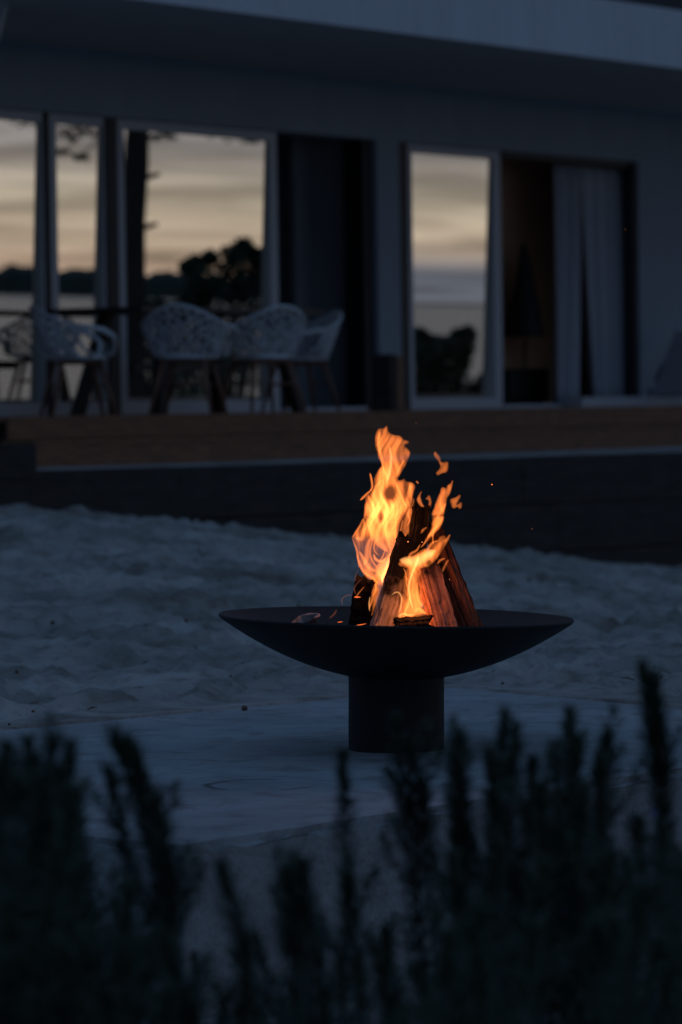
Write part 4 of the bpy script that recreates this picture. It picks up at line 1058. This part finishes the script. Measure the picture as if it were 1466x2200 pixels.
# ------------------------------------------------------------------ rosemary in the foreground
def sprig_mesh(path, rnd, dens, nlen, start=.15, flowers=0):
    m = MB(); P = [Vector(p) for p in path]; n = 16
    wob = Vector((rnd.uniform(-1, 1), rnd.uniform(-1, 1), 0))*.014; ph = rnd.uniform(0, 6)
    Q = []
    for i in range(n+1):
        t = i/n; Q.append(P[0]*(1-t)**2+P[1]*2*t*(1-t)+P[2]*t*t+wob*math.sin(t*7+ph)*(t*(1.1-t)*2))
    def shoot(Q, st, nlen, r0w):
        n = len(Q)-1; Ls = sum((Q[i+1]-Q[i]).length for i in range(n))
        m.cur = 1; m.tube(Q, [r0w*(1-.75*i/n) for i in range(n+1)], 5, caps=False); m.cur = 0
        nl = int(Ls*(1-st)*dens); gap = rnd.uniform(.5, 1.4)
        for k in range(nl):
            t = st+(1-st)*k/nl; f = t*n; i = min(int(f), n-1); p = Q[i].lerp(Q[i+1], f-i); ax = (Q[i+1]-Q[i]).normalized()
            # needles sit in loose whorls, thinner lower down
            if t < .75 and rnd.random() < .35+.45*(.75-t)*gap: continue
            an = k*2.4+rnd.uniform(-.5, .5); a0 = ax.cross(Vector((.3, 1, .1))).normalized(); a1 = ax.cross(a0)
            rad = a0*math.cos(an)+a1*math.sin(an)
            up = rnd.uniform(.1, .9) if t < .9 else rnd.uniform(.5, 2.2)
            d = (rad+ax*up).normalized(); l = nlen*rnd.uniform(.5, 1.15)*(1 if t < .9 else .8)
            wv = d.cross(ax).normalized()*.0021
            b = len(m.v); mid = p+d*l*.5; tip = p+d*l*.95+ax*l*rnd.uniform(0, .25)
            m.v += [p, mid+wv, tip, mid-wv]; m.face(b, b+1, b+2, b+3)
    shoot(Q, start, nlen, .0035)
    for k in range(rnd.randint(2, 5)):      # side shoots
        t = rnd.uniform(.45, .92); f = t*n; i = int(f); p = Q[i]; ax = (Q[min(i+1, n)]-Q[i]).normalized()
        an = rnd.uniform(0, 6.28); sd_ = Vector((math.cos(an), math.sin(an)*.6, 0)); l = rnd.uniform(.03, .10)
        shoot([p, p+(sd_*.6+ax*.8)*l*.5, p+(sd_*.75+ax*1.3)*l*.8], .1, nlen*.8, .0018)
    m.cur = 2
    for k in range(flowers):
        t = rnd.uniform(.55, .85); f = t*n; i = int(f); p = Q[i]+Vector((rnd.uniform(-.012, .012), rnd.uniform(-.012, .012), rnd.uniform(-.01, .01)))
        for q in range(5):
            a = Vector((rnd.uniform(-1, 1), rnd.uniform(-1, 1), rnd.uniform(-1, 1))).normalized()*.007; c = a.cross(Vector((0, 0, 1))).normalized()*.004; b = len(m.v)
            m.v += [p, p+a*.6+c, p+a, p+a*.6-c]; m.face(b, b+1, b+2, b+3)
    return m
rr = random.Random(21)
GZF = -.35
feat = [  # (tip x,y), (lower x,y), distance
 ((18, 1606), (40, 1900), 4.7, 0), ((70, 1640), (80, 1900), 4.6, 0), ((112, 1592), (100, 1900), 4.7, 0), ((146, 1605), (130, 1900), 4.8, 0), ((95, 1680), (120, 1950), 4.5, 0), ((150, 1700), (150, 2000), 4.6, 0), ((40, 1690), (30, 1950), 4.6, 0), ((5, 1640), (10, 1950), 4.6, 0), ((130, 1660), (150, 1980), 4.7, 0), ((60, 1600), (60, 1900), 4.9, 0),
 ((248, 1578), (400, 1900), 5.0, 0), ((272, 1600), (395, 1880), 5.0, 0), ((290, 1610), (410, 1950), 5.0, 0), ((235, 1660), (300, 1900), 4.9, 0), ((330, 1720), (420, 2000), 4.9, 0),
 ((478, 1868), (560, 2120), 4.6, 0), ((632, 1846), (670, 2100), 4.8, 0), ((655, 1860), (700, 2100), 4.7, 0), ((620, 1880), (640, 2120), 4.7, 0),
 ((735, 1625), (750, 1950), 5.3, 0), ((745, 1880), (790, 2150), 5.0, 0), ((850, 1545), (880, 1850), 5.3, 0), ((880, 1600), (900, 1900), 5.3, 0), ((905, 1690), (930, 1950), 5.3, 1),
 ((990, 1580), (990, 1900), 5.2, 0), ((975, 1640), (1010, 1900), 5.2, 0), ((1085, 1545), (1070, 1850), 5.2, 0), ((1105, 1570), (1080, 1880), 5.2, 0), ((1050, 1620), (1070, 1900), 5.1, 0), ((1140, 1640), (1120, 1900), 5.2, 0),
 ((1225, 1540), (1205, 1850), 5.2, 0), ((1240, 1590), (1220, 1900), 5.1, 0), ((1195, 1610), (1190, 1900), 5.2, 0), ((1302, 1588), (1270, 1850), 5.2, 0), ((1290, 1640), (1280, 1900), 5.1, 0), ((1160, 1690), (1170, 1950), 5.0, 0), ((1250, 1700), (1230, 1980), 5.0, 0),
 ((1382, 1440), (1440, 1760), 5.3, 6), ((1405, 1455), (1440, 1760), 5.3, 0), ((1400, 1500), (1450, 1800), 5.3, 0), ((1370, 1765), (1400, 2000), 5.2, 0), ((1420, 1780), (1440, 2050), 5.2, 0), ((1455, 1850), (1460, 2100), 5.0, 2), ((1350, 1850), (1360, 2100), 5.0, 2)]
sprigs = []
for (tx, ty), (lx, ly), D, fl_ in feat: sprigs.append((atY(tx, ty, D), atY(lx, ly, D), fl_))
for i in range(165):
    x = rr.uniform(-250, 1700); D = rr.uniform(4.2, 6.0)
    lo = 1850
    if x < 190: lo = 1660
    elif x < 330: lo = 1900
    elif 330 <= x < 450: lo = 2000
    elif 450 <= x < 700: lo = 2010
    elif x < 940: lo = 1940
    elif x < 1320: lo = 1760
    else: lo = 1830
    y = lo+rr.random()**1.3*450
    t = atY(x, y, D); sprigs.append((t, t+Vector((rr.uniform(-.11, .11), rr.uniform(-.06, .06), -.22)), 1 if rr.random() < .06 else 0))
bush_centres = [-1.0, -.6, -.33, -.05, .18, .42, .75]
names = ['dense dark rosemary bush with the tallest crowded tips on one side of the slab corner', 'rosemary bush with one long sprig leaning across the slab corner', 'low thin rosemary bush below the slab corner', 'rosemary bush with slim single sprigs in front of the bowl pedestal', 'bushy rosemary with many upright sprigs beside the pedestal', 'rosemary bush with crowded broad tips next to the tall flowering sprig', 'rosemary bush with one tall flowering sprig above the rest']
groups = {}
for s in sprigs:
    k = min(range(7), key=lambda i: abs(bush_centres[i]-s[0].x*5/s[0].y)); groups.setdefault(k, []).append(s)
for k, lst in groups.items():
    bc = Vector((sum(s[1].x for s in lst)/len(lst), sum(s[1].y for s in lst)/len(lst), GZF-.02))
    bush = thing('rosemary_bush', names[k], 'rosemary', bc, group='rosemary bushes before the slab')
    for tip, low, fl_ in lst:
        base = Vector((bc.x*.45+low.x*.55, bc.y*.45+low.y*.55, GZF-.02))
        mid = low+(low-tip)*.25
        Ls = (tip-base).length
        mm = sprig_mesh([base, mid, tip], rr, 1250, .034, .25, fl_)
        mm.build('sprig', None, bush, ploc=bc, mats=[M['rose_leaf'], M['rose_stem'], M['rose_flower']])
